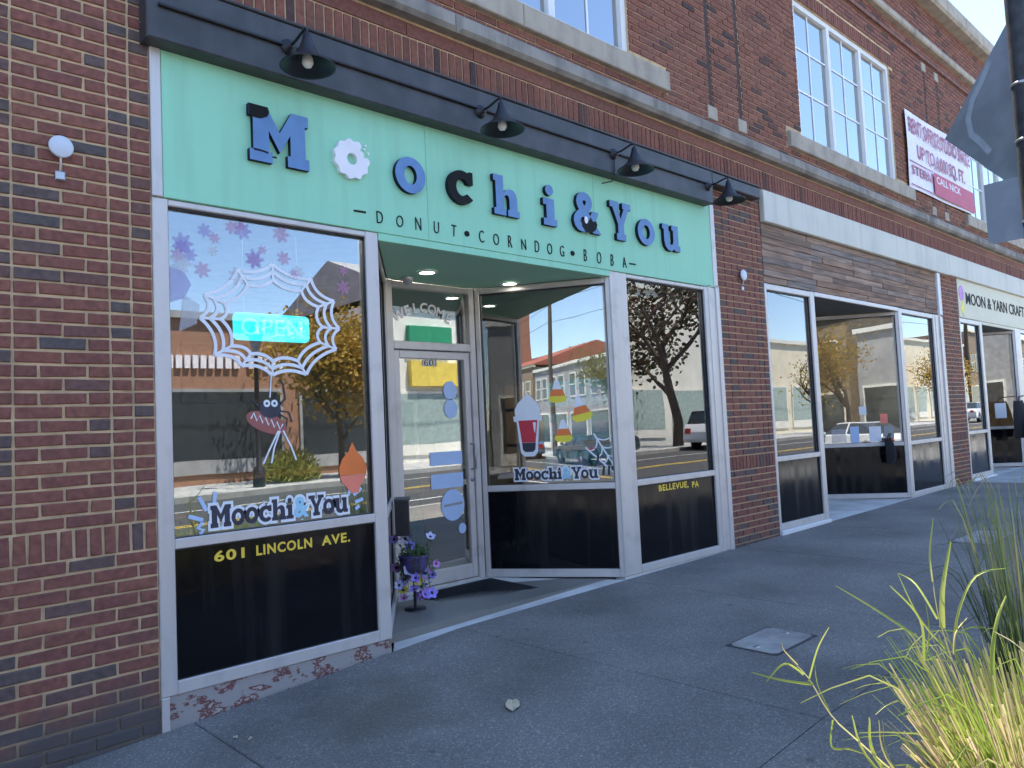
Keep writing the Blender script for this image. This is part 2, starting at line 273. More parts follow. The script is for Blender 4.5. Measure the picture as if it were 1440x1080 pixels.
# ------------------------------------------------------------------ mesh helpers
def tag(o, label=None, cat=None, group=None, kind=None):
    for k, v in (('label', label), ('category', cat), ('group', group), ('kind', kind)):
        if v: o[k] = v
    return o
def adopt(o, parent):
    if parent is None: return o
    o.parent = parent
    o.matrix_parent_inverse = WM(parent).inverted()
    return o
def WM(o):
    mb = Matrix.LocRotScale(o.location, o.rotation_euler, o.scale)
    return (WM(o.parent) @ o.matrix_parent_inverse @ mb) if o.parent else mb
def empty(name, loc, label, cat, group=None):
    o = bpy.data.objects.new(name, None); col.objects.link(o); o.location = loc; o.empty_display_size = .2
    return tag(o, label, cat, group)
class MB:
    def __init__(s): s.v = []; s.f = []; s.mi = []; s.t = []; s.xf = None; s.cm = 0; s.sm = []
    def add(s, vs, fs, tone=None, smooth=False):
        b = len(s.v)
        s.v += [tuple(s.xf @ Vector(p)) if s.xf else tuple(p) for p in vs]
        for f in fs: s.f.append(tuple(b+i for i in f)); s.mi.append(s.cm); s.t.append(tone if tone is not None else 0); s.sm.append(smooth)
        return s
    def box(s, x0, x1, y0, y1, z0, z1, tone=None):
        return s.add([(x0, y0, z0), (x1, y0, z0), (x1, y1, z0), (x0, y1, z0), (x0, y0, z1), (x1, y0, z1), (x1, y1, z1), (x0, y1, z1)],
                     [(0, 3, 2, 1), (4, 5, 6, 7), (0, 1, 5, 4), (1, 2, 6, 5), (2, 3, 7, 6), (3, 0, 4, 7)], tone)
    def cbox(s, x0, x1, y0, y1, z0, z1, c=.006):
        """box with its four front edges (at y0) chamfered"""
        vs = [(x0+c, y0, z0+c), (x1-c, y0, z0+c), (x1-c, y0, z1-c), (x0+c, y0, z1-c), (x0, y0+c, z0), (x1, y0+c, z0), (x1, y0+c, z1), (x0, y0+c, z1), (x0, y1, z0), (x1, y1, z0), (x1, y1, z1), (x0, y1, z1)]
        fs = [(0, 1, 2, 3), (4, 5, 1, 0), (5, 6, 2, 1), (6, 7, 3, 2), (7, 4, 0, 3), (8, 9, 5, 4), (9, 10, 6, 5), (10, 11, 7, 6), (11, 8, 4, 7), (11, 10, 9, 8)]
        return s.add(vs, fs)
    def tube(s, pts, r, n=8, cap=True):
        pts = [Vector(p) for p in pts]; rs = r if isinstance(r, (list, tuple)) else [r]*len(pts)
        vs = []; pu = None
        for i, p in enumerate(pts):
            d = (pts[min(i+1, len(pts)-1)]-pts[max(i-1, 0)]).normalized()
            a = (pu - d*pu.dot(d)) if pu is not None else d.orthogonal()
            a.normalize(); pu = a; b = d.cross(a)
            vs += [p+(a*math.cos(2*math.pi*k/n)+b*math.sin(2*math.pi*k/n))*rs[i] for k in range(n)]
        fs = [(i*n+k, i*n+(k+1) % n, (i+1)*n+(k+1) % n, (i+1)*n+k) for i in range(len(pts)-1) for k in range(n)]
        s.add(vs, fs, smooth=True)
        if cap: s.add(vs[:n], [tuple(range(n))[::-1]]); s.add(vs[-n:], [tuple(range(n))])
        return s
    def lathe(s, prof, n=24, at=(0, 0, 0)):
        vs = [(at[0]+r*math.cos(2*math.pi*k/n), at[1]+r*math.sin(2*math.pi*k/n), at[2]+z) for r, z in prof for k in range(n)]
        fs = [(i*n+k, i*n+(k+1) % n, (i+1)*n+(k+1) % n, (i+1)*n+k) for i in range(len(prof)-1) for k in range(n)]
        return s.add(vs, fs, smooth=True)
    def prism(s, poly, y0, y1):
        """poly in (x,z), extruded along y"""
        n = len(poly); vs = [(x, y0, z) for x, z in poly]+[(x, y1, z) for x, z in poly]
        fs = [tuple(range(n)), tuple(range(2*n-1, n-1, -1))]+[(i, n+i, n+(i+1) % n, (i+1) % n) for i in range(n)]
        return s.add(vs, fs)
    def build(s, name, mats, parent=None, smooth=None):
        me = bpy.data.meshes.new(name); me.from_pydata(s.v, [], s.f)
        for m_ in (mats if isinstance(mats, (list, tuple)) else [mats]): me.materials.append(MATS[m_])
        me.polygons.foreach_set('material_index', s.mi); me.polygons.foreach_set('use_smooth', s.sm)
        if any(s.t):
            a = me.attributes.new('tone', 'FLOAT', 'FACE'); a.data.foreach_set('value', s.t)
        me.update()
        o = bpy.data.objects.new(name, me); col.objects.link(o)
        return adopt(o, parent)
def recalc(o):
    bm = bmesh.new(); bm.from_mesh(o.data); bmesh.ops.recalc_face_normals(bm, faces=bm.faces); bm.to_mesh(o.data); bm.free(); return o
def bevel(o, w=.01, seg=2):
    bm = bmesh.new(); bm.from_mesh(o.data); bmesh.ops.recalc_face_normals(bm, faces=bm.faces)
    bmesh.ops.bevel(bm, geom=[e for e in bm.edges if e.calc_face_angle(0) > .4], offset=w, segments=seg, affect='EDGES', profile=.6); bm.to_mesh(o.data); bm.free(); return o
def copy_tree(o, parent=None):
    c = o.copy(); col.objects.link(c)
    if parent: c.parent = parent; c.matrix_parent_inverse = o.matrix_parent_inverse.copy()
    for ch in [x for x in bpy.data.objects if x.parent == o]: copy_tree(ch, c)
    return c
# flat shapes: 2D curves turned to meshes; local x,y -> facade X,Z, front towards -Y
def curve_data(splines, ext, off=0.0):
    cu = bpy.data.curves.new('shape', 'CURVE'); cu.dimensions = '2D'; cu.fill_mode = 'BOTH'; cu.extrude = ext; cu.offset = off
    for pts in splines:
        sp = cu.splines.new('POLY'); sp.points.add(len(pts)-1); sp.use_cyclic_u = True
        for p, q in zip(sp.points, pts): p.co = (q[0], q[1], 0, 1)
    return cu
def text_data(body, size, ext, off=0.0, space=1.0, align='LEFT', shear=0):
    cu = bpy.data.curves.new('lettering', 'FONT'); cu.body = body; cu.size = size; cu.extrude = ext; cu.offset = off; cu.space_character = space
    cu.align_x = align; cu.resolution_u = 3; cu.shear = shear
    return cu
def to_mesh(cu, name, mat, side=None):
    o = bpy.data.objects.new('tmp', cu); me = bpy.data.meshes.new_from_object(o); bpy.data.objects.remove(o); me.name = name
    me.materials.clear(); me.materials.append(MATS[mat])
    if side:
        me.materials.append(MATS[side])
        for p in me.polygons:
            if abs(p.normal.z) < .5: p.material_index = 1
    return me
def place(me, name, loc, parent=None, rz=0, scale=(1, 1, 1), label=None):
    o = bpy.data.objects.new(name, me); col.objects.link(o); o.location = loc; o.rotation_euler = (math.pi/2, 0, rz); o.scale = scale
    if label: o['label'] = label
    return adopt(o, parent)
def extents(me):
    xs = [v.co.x for v in me.vertices]; ys = [v.co.y for v in me.vertices]; return min(xs), max(xs), min(ys), max(ys)
def ell(cx, cy, rx, ry, n=32, a0=0, a1=360):
    full = abs(a1-a0) >= 360
    return [(cx+rx*math.cos(R(a0+(a1-a0)*i/(n if full else n-1))), cy+ry*math.sin(R(a0+(a1-a0)*i/(n if full else n-1)))) for i in range(n)]
LET = {
 'M': [[(0, 0), (.42, 0), (.42, .2), (.36, .2), (.36, .58), (.565, .22), (.77, .58), (.77, .2), (.71, .2), (.71, 0), (1.13, 0), (1.13, .2), (1.06, .2), (1.06, .8), (1.13, .8), (1.13, 1), (.80, 1), (.565, .58), (.33, 1), (0, 1), (0, .8), (.07, .8), (.07, .2), (0, .2)]],
 'o': [ell(.38, .375, .38, .385), ell(.38, .375, .155, .2)[::-1]],
 'c': [[(.70, .47), (.70, .76), (.60, .76), (.57, .72)]+ell(.39, .375, .39, .385, 26, 62, 320)+ell(.40, .375, .17, .2, 20, 318, 50)+[(.54, .47)]],
 'h': [[(0, 0), (.40, 0), (.40, .16), (.33, .16), (.33, .40), (.36, .49), (.43, .53), (.50, .50), (.52, .42), (.52, .16), (.46, .16), (.46, 0), (.86, 0), (.86, .16), (.79, .16), (.79, .46), (.75, .60), (.66, .68), (.52, .69), (.41, .65), (.33, .58), (.33, 1), (0, 1), (0, .84), (.07, .84), (.07, .16), (0, .16)]],
 'i': [[(0, 0), (.44, 0), (.44, .17), (.36, .17), (.36, .66), (0, .66), (0, .5), (.1, .5), (.1, .17), (0, .17)], ell(.22, .87, .13, .13, 20)],
 'Y': [[(.28, 0), (.72, 0), (.72, .17), (.64, .17), (.64, .42), (.88, .84), (1, .84), (1, 1), (.60, 1), (.60, .84), (.66, .84), (.5, .56), (.36, .84), (.42, .84), (.42, 1), (0, 1), (0, .84), (.12, .84), (.36, .42), (.36, .17), (.28, .17)]],
 'u': [[(0, .75), (.32, .75), (.32, .28), (.36, .19), (.44, .16), (.52, .20), (.55, .30), (.55, .60), (.48, .60), (.48, .75), (.82, .75), (.82, .17), (.9, .17), (.9, 0), (.62, 0), (.58, .06), (.45, -.02), (.25, 0), (.12, .1), (.07, .25), (.07, .60), (0, .60)]],
}
def glyph(ch, ext, off, mat, side=None):
    if ch == '&': return to_mesh(text_data('&', 1.35, ext, .045+off), 'letter', mat, side)
    return to_mesh(curve_data(LET[ch], ext, off), 'letter', mat, side)

# ------------------------------------------------------------------ ground
GP = [(-140, -.6), (-8, -.35), (0, -.085), (1.57, .01), (3.4, .128), (5.23, .152), (7.06, .175), (14, .25), (140, .9)]
def gz(x):
    for (a, za), (b, zb) in zip(GP, GP[1:]):
        if x <= b: return za+(zb-za)*(x-a)/(b-a)
    return GP[-1][1]
def sheet(name, xs, y0, y1, dz, mat, kind='structure', y_edges=None):
    mb = MB(); ys = y_edges or [y0, y1]
    vs = [(x, y, gz(x)+dz) for y in ys for x in xs]; n = len(xs)
    mb.add(vs, [(j*n+i, j*n+i+1, (j+1)*n+i+1, (j+1)*n+i) for j in range(len(ys)-1) for i in range(n-1)])
    return tag(mb.build(name, mat), kind=kind)
XS = [-140, -60, -8, 0, 1.57, 3.4, 5.23, 7.06, 14, 60, 140]
g_ = MB(); g_.add([(-900, -900, -1.0), (900, -900, -1.0), (900, 900, -1.0), (-900, 900, -1.0)], [(0, 1, 2, 3)]); tag(g_.build('ground', 'ground'), kind='structure')
KY = -4.75                                   # near kerb
FY = -15.2                                   # far kerb
road = sheet('road', XS, FY, KY, -.14, 'asphalt')
for y_, mt_, w_ in ((-7.1, 'lane_paint', .1), (-9.9, 'lane_yellow', .1), (-10.12, 'lane_yellow', .1), (-12.8, 'lane_paint', .1)):
    sheet('road_marking', XS, y_, y_+w_, -.136, mt_)
# near pavement: separate slabs with open joints on a bed
walk = sheet('sidewalk', XS, KY, .3, -.05, 'curb_stone')
slabx = [-7.58, -5.75, -3.92, -2.09, -.26, 1.57, 3.4, 5.23, 7.06, 8.89, 10.72, 12.55, 14.38, 16.21, 18.04, 19.87, 21.7, 24]
def slab(x0, x1, y0, y1, mat, dz=0, name='slab'):
    j = .0025; c = .006; mb = MB(); x0 += j; x1 -= j; y0 += j; y1 -= j
    q = [(x0, y0), (x1, y0), (x1, y1), (x0, y1)]; q2 = [(x0+c, y0+c), (x1-c, y0+c), (x1-c, y1-c), (x0+c, y1-c)]
    vs = [(x, y, gz(x)+dz) for x, y in q2]+[(x, y, gz(x)+dz-c*.8) for x, y in q]+[(x, y, gz(x)+dz-.06) for x, y in q]
    mb.add(vs, [(0, 1, 2, 3)]+[(4+i, 4+(i+1) % 4, (i+1) % 4, i) for i in range(4)]+[(8+i, 8+(i+1) % 4, 4+(i+1) % 4, 4+i) for i in range(4)])
    return mb.build(name, mat, walk)
for i, (a, b) in enumerate(zip(slabx, slabx[1:])):
    mt_ = 'sidewalk' if a < 14.2 else 'concrete_pale'
    slab(a, b, -2.6, .0, mt_); slab(a, b, KY+.02, -2.6, mt_)
for nm, y0, y1, s in (('kerb', KY-.16, KY, 0), ('kerb', FY, FY+.16, 0)):
    mb = MB()
    for a, b in zip(XS, XS[1:]):
        vs = [(a, y0, gz(a)-.2), (b, y0, gz(b)-.2), (b, y1, gz(b)-.2), (a, y1, gz(a)-.2), (a, y0, gz(a)+.003), (b, y0, gz(b)+.003), (b, y1, gz(b)+.003), (a, y1, gz(a)+.003)]
        mb.add(vs, [(4, 5, 6, 7), (0, 1, 5, 4), (2, 3, 7, 6)])
    tag(mb.build(nm, 'curb_stone'), kind='structure')
sheet('far_sidewalk', XS, -19.2, FY, 0, 'concrete_pale')
sheet('planting_bed', [2.62, 3.4, 4.2], -4.5, -3.10, .006, 'soil'); sheet('planting_bed', [4.3, 5.23, 5.4], -4.5, -3.0, .006, 'soil')

# ------------------------------------------------------------------ the brick building
BX0, BX1 = -6.0, 21.3
ROOF = 8.25
bld = empty('brick_building', (7.5, 0, .15), 'two-storey red brick building with stone ledges above the row of shop fronts', 'building')
BAYS = dict(zero=(-5.15, .48), one=(1.405, 7.0), two=(7.95, 13.6), three=(14.47, 20.1))
PIERS = [(-6.0, -5.15), (.48, 1.405), (7.0, 7.95), (13.6, 14.47), (20.1, 21.3)]
UW = [(-3.78, -.73), (2.67, 5.72), (9.12, 12.17), (15.62, 18.67)]     # upper windows
WZ0, WZ1 = 4.93, 6.74
MY = .009                                     # mortar face
wall = MB()
for a, b in PIERS: wall.box(a, b, MY, .42, -.4, 4.06)
xs = [BX0]+[v for w in UW for v in w]+[BX1]
wall.box(BX0, BX1, MY, .42, 4.06, WZ0); wall.box(BX0, BX1, MY, .42, WZ1, ROOF+.2)
for a, b in zip(xs[::2], xs[1::2]): wall.box(a, b, MY, .42, WZ0, WZ1)
wall.box(BX0, BX0+.3, .42, 12, -.4, ROOF); wall.box(BX1-.3, BX1, .42, 12, -.4, ROOF); wall.box(BX0, BX1, 11.7, 12, -.4, ROOF)
wall.box(BX0+.3, BX1-.3, .42, 11.7, ROOF-.2, ROOF-.05)
wall.build('wall', 'mortar', bld)
CH, BL, JT = .068, .218, .014
def gap_cut(x0, x1, cuts):
    out = [(x0, x1)]
    for a, b in cuts:
        nw = []
        for p, q in out:
            if b <= p or a >= q: nw.append((p, q)); continue
            if a-p > .03: nw.append((p, a))
            if q-b > .03: nw.append((b, q))
        out = nw
    return out
def run_bond(x0, x1, z0, n, cutf=None, start=0):
    for k in range(n):
        z = z0+k*CH; off = (k+start) % 2*BL/2; i0 = math.floor((x0-off)/BL)
        x = i0*BL+off
        while x < x1:
            a, b = max(x, x0), min(x+BL, x1)
            if b-a > .035:
                for p, q in gap_cut(a, b, cutf(z, z+CH) if cutf else []): yield p, q, z, z+CH
            x += BL
def pier_cells(x0, x1):
    """running bond foot, soldier band, panelled shaft as on the corner pier"""
    cells = []
    base = -.27
    for c in run_bond(x0, x1, base, 18): cells.append(c)
    zs = base+18*CH                           # .954
    n = max(3, round((x1-x0)/CH)); w = (x1-x0)/n
    for i in range(n): cells.append((x0+i*w, x0+(i+1)*w, zs, zs+.15))
    z = zs+.15; k = 0
    mid0, mid1 = x0+.237*(x1-x0)/.925+.04, x1-.215
    while z < 4.04:
        L = [x0, (x0+mid0)/2+.005, mid0]
        wd = mid1-mid0; h = wd/4
        L += [mid0+2*h] if k % 2 == 0 else [mid0+h, mid0+3*h]
        L += [mid1, (mid1+x1)/2, x1]
        for a, b in zip(L, L[1:]): cells.append((a, b, z, min(z+CH, 4.058)))
        z += CH; k += 1
    return cells
def brick_box(mb, a, b, z0, z1, tone=None, y=0.0, d=.012, j=JT):
    mb.box(a+j/2, b-j/2, y, d+y, z0+j/2, z1-j/2, tone)
meshes = {}
def brick_obj(a, b, z0, z1):
    w, h = round(b-a-JT, 3), round(z1-z0-JT, 3); key = (w, h, random.randrange(3))
    if key not in meshes:
        mb = MB(); jit = lambda: random.uniform(-.003, .003)
        c = .0035; x, z = w/2, h/2
        fr = [(-x+c+jit(), 0, -z+c+jit()), (x-c+jit(), 0, -z+c+jit()), (x-c+jit(), 0, z-c+jit()), (-x+c+jit(), 0, z-c+jit())]
        md = [(-x+jit(), .004, -z+jit()), (x+jit(), .004, -z+jit()), (x+jit(), .004, z+jit()), (-x+jit(), .004, z+jit())]
        bk = [(p[0], .02, p[2]) for p in md]
        mb.add(fr+md+bk, [(0, 1, 2, 3)]+[(4+i, 4+(i+1) % 4, (i+1) % 4, i) for i in range(4)]+[(8+i, 8+(i+1) % 4, 4+(i+1) % 4, 4+i) for i in range(4)])
        o = mb.build('brick', 'brick'); meshes[key] = o.data; bpy.data.objects.remove(o)
    o = bpy.data.objects.new('brick', meshes[key]); col.objects.link(o)
    o.location = ((a+b)/2, random.uniform(-.002, .0015), (z0+z1)/2); o.rotation_euler = (random.gauss(0, .006), random.gauss(0, .004), random.gauss(0, .004))
    adopt(o, bld)
field = MB(); cnt = 0
for x0, x1 in PIERS:
    for a, b, z0, z1 in pier_cells(x0, x1):
        if abs(x0-.48) < .01 and b > .70 and z1 > -.1 and cnt < 300: brick_obj(a, b, z0, z1); cnt += 1
        else: brick_box(field, a, b, z0, z1, random.random(), random.uniform(-.002, .002), .02)
print('single bricks', cnt)
# returns of the piers beside the shop windows
tag(field.build('pier_brick', 'brick_field', bld), kind='stuff')
upper = MB()
# soldier course over the shop fronts
x = BX0
while x < BX1-.03:
    brick_box(upper, x, min(x+CH, BX1), 4.075, 4.30, random.random(), random.uniform(-.003, .002), .02); x += CH
# smooth terracotta course under the ledge
x = BX0
while x < BX1-.1:
    L_ = random.choice((.62, .85, .95)); brick_box(upper, x, min(x+L_, BX1), 4.305, 4.41, random.random()*.4+.5, random.uniform(-.004, 0), .02, .008); x += L_
VL = [(.62, .69), (1.22, 1.29), (7.06, 7.13), (7.66, 7.73), (13.62, 13.69), (14.22, 14.29), (20.2, 20.27)]
def cutf(z0, z1):
    c = []
    if z1 > 4.74 and z0 < 4.94: c += [(a-.39, b+.58) for a, b in UW]
    if z1 > WZ0 and z0 < WZ1: c += UW
    if z1 > WZ1 and z0 < WZ1+.2: c += [(a-.12, b+.12) for a, b in UW]
    if 4.80 < z1 < 7.2: c += [(a, b) for a, b in VL]
    return c
for a, b, z0, z1 in run_bond(BX0, BX1, 4.59, 43, cutf): brick_box(upper, a, b, z0, z1, random.random(), random.uniform(-.003, .002), .02)
for a, b in VL:                                # slightly recessed header lines on the pier axes; recess shade painted as darkest tone
    z = 4.81
    while z < 7.2: brick_box(upper, a, b, z-.012, z+CH-.012, 1.0, .004, .01, .006); z += CH
for a, b in UW:
    x = a-.12
    while x < b+.11: brick_box(upper, x, x+CH, WZ1, WZ1+.2, random.random(), random.uniform(-.004, 0), .02); x += CH
for a, b, z0, z1 in run_bond(BX0, BX1, 7.66, 9): brick_box(upper, a, b, z0, z1, random.random(), random.uniform(-.003, .002), .02)
tag(upper.build('upper_brick', 'brick_upper', bld), kind='stuff')
def stones(name, mat, x0, x1, y0, y1, z0, z1, step, c=.008):
    x = x0
    while x < x1-.01:
        b = min(x+step, x1); mb = MB(); mb.cbox(x+.002, b-.002, y0+random.uniform(-.002, .002), y1, z0, z1, c); mb.build(name, mat, bld); x = b
stones('ledge_stone', 'ledge_stone', BX0-.05, BX1+.05, -.10, .008, 4.43, 4.575, 2.4, .03)
stones('string_course_stone', 'limestone', BX0-.05, BX1+.05, -.09, .008, 7.52, 7.64, 2.4, .02)
stones('cornice_stone', 'limestone', BX0-.1, BX1+.1, -.20, .42, 8.28, 8.58, 2.4, .04)
mb = MB(); mb.box(BX0-.02, BX1+.02, -.035, .008, 7.27, 7.33); mb.build('brick_moulding', 'terracotta', bld)
for a, b in VL:
    for z in (4.66, 7.08):
        mb = MB(); mb.cbox(a-.055, b+.055, -.012, .03, z, z+.145, .006); mb.build('stone_block', 'limestone', bld)
for wi, (a, b) in enumerate(UW):
    fr = MB(); fw_ = .07
    fr.box(a, b, .03, .13, WZ0, WZ0+.06); fr.box(a, b, .03, .13, WZ1-.07, WZ1-.002); W3 = (b-a)/3
    for i in range(4):
        x = a+W3*i; w0 = (0 if i == 0 else -.04); w1 = (0 if i == 3 else .04)
        if i == 0: w1 = .07
        if i == 3: w0 = -.07
        fr.box(x+w0, x+w1, .027, .133, WZ0+.06, WZ1-.07)
    win = fr.build('window', 'white_trim', bld)
    for i in range(3):
        p0, p1 = a+W3*i+.045, a+W3*(i+1)-.045
        mb = MB(); mb.box(p0, p1, .075, .081, WZ0+.05, WZ1-.06); mb.build('pane', 'glass_upper', win)
        mu_ = MB(); mx_ = (p0+p1)/2; mu_.box(mx_-.011, mx_+.011, .064, .073, WZ0+.06, WZ1-.07)
        for k in (1, 2): z = WZ0+.06+(WZ1-WZ0-.13)*k/3+.05; mu_.box(p0, mx_-.011, .065, .072, z-.011, z+.011); mu_.box(mx_+.011, p1, .065, .072, z-.011, z+.011)
        mu_.build('glazing_bar', 'sticker_white', win)
    for i in range(2):
        s0, s1 = a-.38, b+.57; h = (s1-s0)/2; mb = MB(); mb.cbox(s0+h*i+.002, s0+h*(i+1)-.002, -.05, .06, 4.732, 4.928, .008); mb.build('sill', 'limestone', win)
    mb = MB(); mb.box(a, b, 1.2, 1.22, WZ0-.2, WZ1+.2); mb.box(a, b, .45, 1.2, WZ1+.2, WZ1+.22); mb.build('blind', 'shop_wall', win)
# interior shell behind the shop fronts
mb = MB(); mb.box(BX0+.3, BX1-.3, .14, 11.7, .10, .16); mb.build('shop_floor', 'shop_floor', bld)
mb = MB(); mb.box(BX0+.3, BX1-.3, .14, 11.7, 3.30, 3.36); mb.build('shop_ceiling', 'shop_ceiling', bld)
for a, b in PIERS[1:4]: mb = MB(); mb.box((a+b)/2-.06, (a+b)/2+.06, .42, 6, .16, 3.3); mb.build('party_wall', 'shop_wall', bld)
mb = MB(); mb.box(BX0+.3, BX1-.3, 5.5, 5.6, .16, 3.3); mb.build('back_wall', 'shop_wall', bld)
for x in (-2.3, 2.2, 4.2, 6.2, 9, 11, 13, 16, 19):
    for y in (1.35,): mb = MB(); mb.lathe([(.0, 0), (.2, 0), (.21, .02)], 12, (x, y, 3.275)); mb.build('fill_disc', 'fill_glow', bld)  # glowing discs added out of view to brighten the shop rooms

# ------------------------------------------------------------------ shop fronts
DX = 1.05                                       # recess depth
def panel_parts(root, org, ang, L, z_sill, zb, zh, fl=.05, fr_=.05, both=True, top=.075):
    """glazed panel: org = left end on the outer face, local x along, y into the shop"""
    xf = Matrix.Translation((org[0], org[1], 0)) @ Matrix.Rotation(ang, 4, 'Z')
    f = MB(); f.xf = xf
    if fl: f.cbox(0, fl, 0, .10, zb, zh+top)
    if fr_: f.cbox(L-fr_, L, 0, .10, zb, zh+top)
    f.cbox(fl, L-fr_, .003, .097, zh, zh+top-.002); f.cbox(fl, L-fr_, .003, .097, z_sill-.055, z_sill, .004); f.cbox(fl, L-fr_, .003, .097, zb, zb+.07, .004)
    fo = f.build('window_frame', 'white_aluminium', root)
    p = MB(); p.xf = xf; p.box(fl-.004, L-fr_+.004, .045, .051, z_sill-.01, zh+.01); pane = p.build('window_pane', 'glass', root)
    k = MB(); k.xf = xf; e = .007
    for a_, b_ in ((z_sill, zh), (zb+.07, z_sill-.055)):
        k.box(fl, fl+e, .022, .042, a_, b_); k.box(L-fr_-e, L-fr_, .022, .042, a_, b_); k.box(fl+e, L-fr_-e, .022, .042, b_-e*1.4, b_); k.box(fl+e, L-fr_-e, .022, .042, a_, a_+e*.6)
    k.build('gasket', 'black_metal', root)  # black glass seals; thicker top strip also draws the shadow line there
    q = MB(); q.xf = xf; q.box(fl-.004, L-fr_+.004, .03, .06, zb+.06, z_sill-.045); bulk = q.build('bulkhead_panel', 'black_glass', root)
    return fo, pane, bulk
def make_bay(x0, x1, j0, p0, p0r, r1, p1, g1, zs, zb, zh, zt, name, label, lip=.048):
    root = empty(name, ((x0+x1)/2, 0, gz((x0+x1)/2)), label, 'shop front')
    top = zt-zh
    out = {}
    # left and right facade windows
    out['L'] = panel_parts(root, (x0+.002, 0), 0, p0r-x0-.004, zs, zb, zh, j0-x0, p0r-p0, top=top)
    out['R'] = panel_parts(root, (r1+.0, 0), 0, x1-r1-.002, zs, zb, zh, p1-r1, x1-g1, top=top)
    # splays and door
    zh, top = zt-lip-.055, .055
    dl = p0r+.77; dr = r1-.69
    a = math.atan2(DX, dl-p0r); L = math.hypot(DX, dl-p0r)
    out['SL'] = panel_parts(root, (p0r, .012), a, L-.03, zs, zb, zh, .04, .05, top=top-.003)
    b = math.atan2(-DX, r1-dr); L2 = math.hypot(DX, r1-dr)
    out['SR'] = panel_parts(root, (dr+.004, DX), b, L2-.012, zs, zb, zh, .045, .04, top=top-.003)
    out['SRorg'] = (dr, DX, b, L2)
    # door frame, transom, door
    f = MB(); y0, y1 = DX, DX+.1; dt = 2.21+zb-.17; fz = zb+.0
    f.cbox(dl-.03, dl+.045, y0, y1, fz, zh+top); f.cbox(dr-.06, dr+.004, y0+.002, y1, fz, zh+top)
    f.cbox(dl+.045, dr-.06, y0+.003, y1, zh, zh+top-.004); f.cbox(dl+.045, dr-.06, y0+.003, y1, dt, dt+.07)
    f.box(dl+.045, dr-.06, y0+.01, y1, fz-.05, fz+.015)
    f.build('door_frame', 'white_aluminium', root)
    t = MB(); t.box(dl+.04, dr-.055, y0+.04, y0+.046, dt+.06, zh+.01); out['T'] = t.build('transom_pane', 'glass', root)
    d = MB(); a0, a1 = dl+.05, dr-.065; y = DX+.02
    d.cbox(a0, a0+.06, y, y+.05, fz+.02, dt-.006); d.cbox(a1-.06, a1, y, y+.05, fz+.02, dt-.006)
    d.cbox(a0+.06, a1-.06, y+.002, y+.048, dt-.075, dt-.006); d.cbox(a0+.06, a1-.06, y+.002, y+.048, fz+.02, fz+.14)
    do = d.build('door', 'white_aluminium', root); out['D'] = do
    mb = MB(); mb.box(a0+.056, a1-.056, y+.022, y+.028, fz+.135, dt-.07); out['DG'] = mb.build('door_glass', 'glass', do)
    mb = MB(); mb.tube([(a1-.028, y, 1.15), (a1-.028, y-.06, 1.16), (a1-.028, y-.06, 1.37), (a1-.028, y, 1.38)], .009); mb.build('handle', 'steel', do)
    mb = MB(); mb.box(a0+.06, a1-.06, y+.052, y+.075, 1.155, 1.185); mb.build('push_bar', 'grey_aluminium', do)
    mb = MB(); mb.xf = Matrix.Translation((a1-.028, y, 1.06)) @ Matrix.Rotation(math.pi/2, 4, 'X'); mb.lathe([(0, .012), (.018, .012), (.02, 0)], 14); mb.build('lock', 'steel', do)
    # soffit and recess floor
    s = MB(); poly = [(p0r, .0), (r1, .0), (dr, DX), (dl, DX)]
    zf = zh+top-.001
    s.add([(x, y, zf) for x, y in poly]+[(x, y, zf+.04) for x, y in poly], [(0, 3, 2, 1), (4, 5, 6, 7)])
    lp_ = MB(); lp_.cbox(p0r+.001, r1-.001, -.001, .03, zf-.001, zt+.001, .002); out['lip'] = lp_
    out['soffit'] = s
    out['zf'] = zf
    fl = MB(); za, zb2 = gz(p0r)-.004, gz(r1)-.002
    fl.add([(p0r, -.0, za), (r1, -.0, zb2), (dr, DX+.01, zb+.0), (dl, DX+.01, zb+.0), (p0r, 0, za-.1), (r1, 0, zb2-.1)], [(0, 1, 2, 3), (4, 5, 1, 0)])
    fl.build('recess_floor', 'recess_concrete', root)
    return root, out
# --- the mint shop
shop, B1 = make_bay(1.405, 7.0, 1.49, 2.755, 2.85, 5.25, 5.485, 6.74, .99, .172, 2.81, 2.848, 'mint_shop_front', 'mint green donut shop front with angled glass entrance and big window decals')
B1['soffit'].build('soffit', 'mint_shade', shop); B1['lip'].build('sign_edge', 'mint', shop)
mb = MB(); mb.box(1.44, 2.845, .012, .12, -.2, .170); mb.build('window_base', 'peeling_paint', shop)
mb = MB(); mb.box(5.26, 6.99, .012, .12, -.1, .170); mb.build('window_base', 'white_trim', shop)
mb = MB(); mb.cbox(1.407, 1.447, -.006, .11, -.2, .171, .004); mb.build('jamb_foot', 'white_aluminium', shop)
mb = MB(); mb.cbox(6.80, 6.84, -.006, .0, .172, 2.87, .003); mb.cbox(6.93, 6.998, -.012, .0, -.1, 2.87, .004); mb.build('jamb_cover', 'white_aluminium', shop)
board = MB(); board.cbox(1.466, 6.905, 0, .1, 2.85, 3.72, .002); board = board.build('sign_board', 'mint', shop)
for a_, b_ in ((1.466, 3.27), (3.27, 5.08), (5.08, 6.905)):
    mb = MB(); mb.cbox(a_+.001, b_-.001, -.006, -.0005, 2.852, 3.70, .0015); mb.build('sign_panel', 'mint', board)
mb = MB(); mb.cbox(1.407, 1.464, -.012, .1, 2.85, 3.72, .005); mb.build('sign_trim', 'white_aluminium', shop)
mb = MB(); mb.cbox(6.907, 6.985, -.012, .1, 2.85, 3.72, .005); mb.build('sign_trim', 'white_aluminium', shop)
mb = MB(); mb.cbox(1.36, 6.82, -.12, .005, 3.68, 4.018, .008); mb.build('canopy_beam', 'black_beam', shop)
